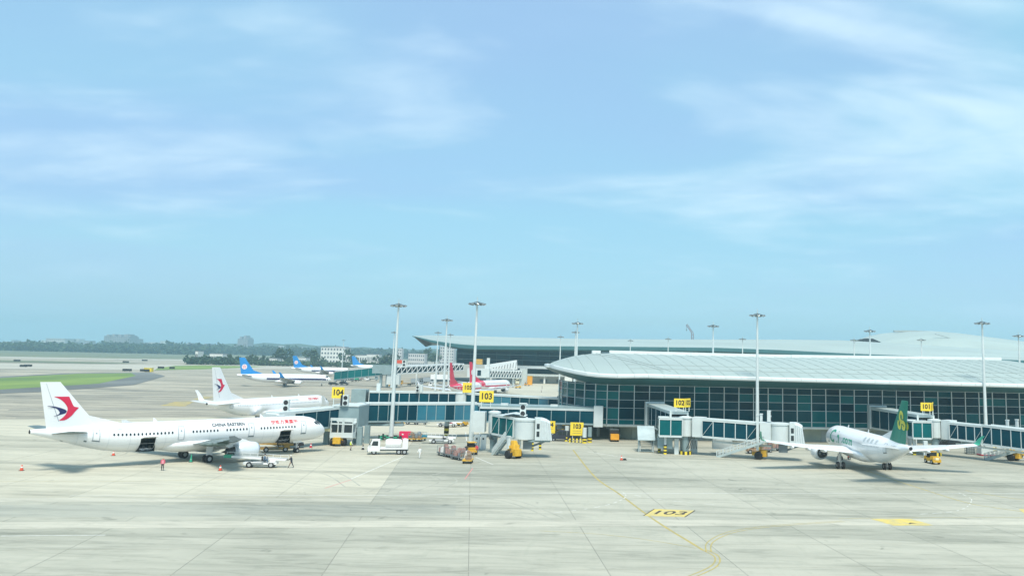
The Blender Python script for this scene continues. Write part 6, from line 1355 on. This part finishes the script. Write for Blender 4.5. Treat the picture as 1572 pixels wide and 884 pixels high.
# ------------------------------------------------------------------ trees, woods, town
def leaf_cloud(mb, c, r, n, s, rg, flat=.75):
    """leaf clumps: small faces scattered through lumps of the crown, uneven outline"""
    lumps = [(Vector((rg.gauss(0, .42), rg.gauss(0, .42), rg.gauss(0, .32))), rg.uniform(.35, .6)) for _ in range(9)]
    for i in range(n):
        l, lr = lumps[i % 9]; u = Vector((rg.gauss(0, 1), rg.gauss(0, 1), rg.gauss(0, 1))).normalized() * lr * rg.uniform(.55, 1.05)
        p = l + u; p = Vector((c[0] + p.x * r, c[1] + p.y * r, c[2] + p.z * r * flat))
        a = Vector((rg.gauss(0, 1), rg.gauss(0, 1), rg.gauss(0, .6))).normalized(); b = a.cross(Vector((rg.gauss(0, 1), rg.gauss(0, 1), rg.gauss(0, 1)))).normalized(); q = s * rg.uniform(.6, 1.3)
        mb.add([p - a * q - b * q * .6, p + a * q - b * q * .5, p + a * q * .8 + b * q * .6, p - a * q * .9 + b * q * .5], [(0, 1, 2, 3)])
def tree_proto(label, h, r, seed, m):
    rg = random.Random(seed); t = thing('tree', label, 'tree', (0, 0, 0), 0, 'trees beyond the far apron')
    mb = MB().tube((0, 0, -.5), (.1, 0, h * .35), .45, .3, 7).tube((.1, 0, h * .35), (0, .2, h * .75), .3, .12, 6)
    for k in range(4): a = k * 1.6 + rg.random(); mb.tube((.1, 0, h * (.3 + .07 * k)), (r * .55 * cos(a), r * .55 * sin(a), h * (.55 + .07 * k)), .16, .05, 5)
    mb.build('trunk', 'bark', t); mb = MB(); leaf_cloud(mb, (0, 0, h * .60), r, 420, r * .13, rg, .42 * h / r); mb.build('crown', m, t); return t
protos = [tree_proto('x', 13, 7, 3, 'leaf'), tree_proto('x', 16, 9, 5, 'leaf2'), tree_proto('x', 11, 6, 9, 'leaf')]
used = [0, 0, 0]
def put_tree(px, py, Y, k, sc, label):
    q = H(px, py, Y); o = protos[k] if not used[k] else copy_tree(protos[k]); used[k] = 1
    o.location = (q.x, Y, -.25); o.scale = (sc, sc, sc); o.rotation_euler = (0, 0, random.random() * 6); o['label'] = label; return o
big_t = [(432, 555, 1010, 1, 1.1, 'broad dark domed tree behind the two blue tails'), (478, 556, 1040, 1, 1.05, 'second broad dark domed tree, left of the white four storey block'), (470, 557, 1000, 0, .7, 'small tree under the second dark domed tree'), (534, 550, 1120, 0, 1.25, 'dark tree against the right end of the white four storey block'), (541, 551, 1090, 2, 1.2, 'lower tree right of the white four storey block'),
         (588, 553, 950, 1, .8, 'dark tree behind the far grey bridge, left of the container mast'), (600, 552, 960, 1, .9, 'dark tree hidden partly by the container mast'), (352, 552, 930, 0, .7, 'tree before the hedge at the far edge of the apron, above the white swallow tail'), (366, 553, 930, 2, .8, 'small tree left of the nearer blue tail'), (656, 547, 1200, 0, 1.5, 'tree beside the cream far house under the roof tip'), (668, 546, 1180, 2, 1.6, 'tree right of the cream far house under the roof tip'), (645, 545, 1300, 2, 1.6, 'tree left behind the cream far house')]
for a in big_t: put_tree(*a)
rg = random.Random(4)
for i in range(36):
    px = rg.uniform(345, 575); put_tree(px, 556, rg.uniform(930, 1120), rg.choice((0, 2)), rg.uniform(.4, .72), 'small tree in the mixed row beyond the far apron')
def mass(name, px0, px1, Y0, Y1, n, r, m, hz):
    rg = random.Random(n); mb = MB()
    for i in range(n):
        f = (i + rg.random()) / n; px = px0 + (px1 - px0) * f; Y = Y0 + (Y1 - Y0) * f + rg.uniform(-.01, .06) * Y0; q = H(px, 540, Y); rr = r * rg.uniform(.7, 1.25)
        leaf_cloud(mb, (q.x, Y, hz * rg.uniform(.40, .62)), rr, 70, rr * .22, rg, hz * .5 / r * rg.uniform(.8, 1.15))
    o = mb.build(name, m); o['kind'] = 'stuff'; return o
mass('distant_woods', -40, 330, 1850, 2000, 420, 12, 'leaf2', 17); mass('distant_woods', 150, 620, 2150, 2350, 420, 15, 'leaf2', 22); mass('distant_woods', 560, 1000, 2300, 2350, 140, 18, 'leaf2', 22)
mass('scrub', 340, 600, 905, 930, 150, 5, 'leaf', 4.5)
o = mass('hedge', 288, 352, 880, 900, 60, 5, 'leaf2', 6.5)
# low ridge behind the woods
mb = MB(); P0 = []
for k in range(40):
    px = 260 + k * 14; top = H(px, 529.5 + (px - 260) * .016 - 5.5 * max(0, 1 - abs(px - 420) / 160) + 1.2 * sin(k * 1.7), 3300)
    P0.append([(top.x, 3250, -1), (top.x, 3290, top.z * .75), (top.x, 3330, top.z), (top.x, 3600, top.z * .8), (top.x, 3900, -1)])
struct(mb.loft(P0, closed=False, cap=False).build('hill', 'hill', smooth=True))
def block(label, px0, px1, ptop, Y, depth=20, m='city', floors=0, cols=0, group='hazy town buildings on the skyline', name='apartment_block', roofm=None, steps=None):
    a, b = H(px0, ptop, Y), H(px1, ptop, Y); w = b.x - a.x; h = (a.z + b.z) / 2; t = thing(name, label, 'building', ((a.x + b.x) / 2, Y, -.3), 0, group)
    MB().box((0, depth / 2, h / 2), (w, depth, h)).build('wall', m, t)
    mb = MB().box((0, depth / 2, h + .3), (w * 1.02, depth * 1.02, .6))
    for sx, sw, sh in (steps or ()): mb.box((sx * w, depth / 2, h + sh / 2), (sw * w, depth * .7, sh))
    mb.build('roof', roofm or m, t)
    if floors:
        mb = MB()
        for f in range(floors):
            for c in range(cols): mb.box((-w / 2 + w * (c + .5) / cols, -.05, h * (f + .55) / floors), (w / cols * .5, .2, h / floors * .45))
        mb.build('windows', 'citywin', t, kind='stuff')
    return t
block('white four storey block with rows of windows beyond the far apron', 493, 530, 533, 1180, 26, 'wallwhite', 4, 8, None, 'office_block', 'citygrey', ((0.2, .5, 1.5),))
for px0, px1, pt, lb_ in ((531, 563, 545, 'long low white shed right of the white four storey block'), (563, 582, 544, 'low white shed further right, left of the dark trees'), (592, 604, 545, 'small low white shed behind the container mast'), (396, 425, 550, 'row of low pale sheds between the blue tail and the dark domed tree'), (322, 342, 543, 'long low white hall before the distant woods, above the dark hedge'), (362, 372, 549, 'tiny pale house left of the nearer blue tail'), (450, 470, 549, 'tiny pale sheds between the two dark domed trees'), (300, 304, 539, 'tiny white hut before the distant woods')):
    block(lb_, px0, px1, pt, 1100 if px0 > 500 else 985, 14, 'wallwhite', 1, 9, 'low sheds beyond the far apron', 'shed', 'citygrey')
block('cream house with two window rows under the upswept roof tip', 627, 652, 543, 1150, 18, 'city', 3, 8, None, 'office_block', 'city'); block('pale tower block behind the upswept roof tip, left of the far glass', 676, 697, 532, 1350, 20, 'city', 6, 6, None, 'apartment_block'); block('narrow white tower right of the container mast', 611, 617, 535, 1250, 12, 'city', 5, 2, None, 'apartment_block')
block('wide hazy apartment block with a stepped top on the far left skyline', 160, 199, 516, 3000, 60, 'citygrey', 9, 14, steps=((-.42, .1, 5), (-.2, .12, 7), (.05, .12, 6), (.3, .16, 8), (.45, .08, 4)))
block('wide low hazy block left of the stepped apartment block', 71, 100, 519.5, 2900, 50, 'city', 4, 10); block('hazy block with a dark half, right of the wide low one', 84, 106, 520, 2950, 40, 'citygrey', 4, 6); block('small hazy block right of the stepped apartment block', 198, 211, 520, 3050, 40, 'citygrey', 5, 5)
block('hazy cluster of grey towers above the ridge, above the nearer blue tail', 365, 381, 520, 3100, 50, 'citygrey', 10, 6, steps=((-.3, .2, 8), (.1, .25, 12), (.4, .15, 5)))
rg = random.Random(11)
for i in range(64):
    px = rg.uniform(-10, 640); w = rg.uniform(3, 10); hh = rg.uniform(-3, 5) + (3 if rg.random() < .15 else 0)
    block('small faint block in the hazy town along the skyline', px, px + w, 525 + px * .022 - hh, rg.uniform(2700, 4000), 40, rg.choice(('city', 'city', 'citygrey', 'wallwhite')), 5, max(2, int(w / 1.5)), 'faint small blocks of the hazy town')

# ------------------------------------------------------------------ the air
hz = MB().box((0, 2300, 69.5), (11600, 6200, 141)).build('haze', 'white'); hz['kind'] = 'stuff'
hm = bpy.data.materials.new('haze_air'); hm.use_nodes = True; hn = hm.node_tree.nodes; hn.remove(hn['Principled BSDF'])
pv = hn.new('ShaderNodeVolumePrincipled'); pv.inputs['Color'].default_value = (0.56, 0.85, 0.97, 1); pv.inputs['Density'].default_value = 0.00023; pv.inputs['Anisotropy'].default_value = 0.3
hm.node_tree.links.new(pv.outputs[0], hn['Material Output'].inputs['Volume']); hz.data.materials.clear(); hz.data.materials.append(hm)
hz.display_type = 'WIRE'
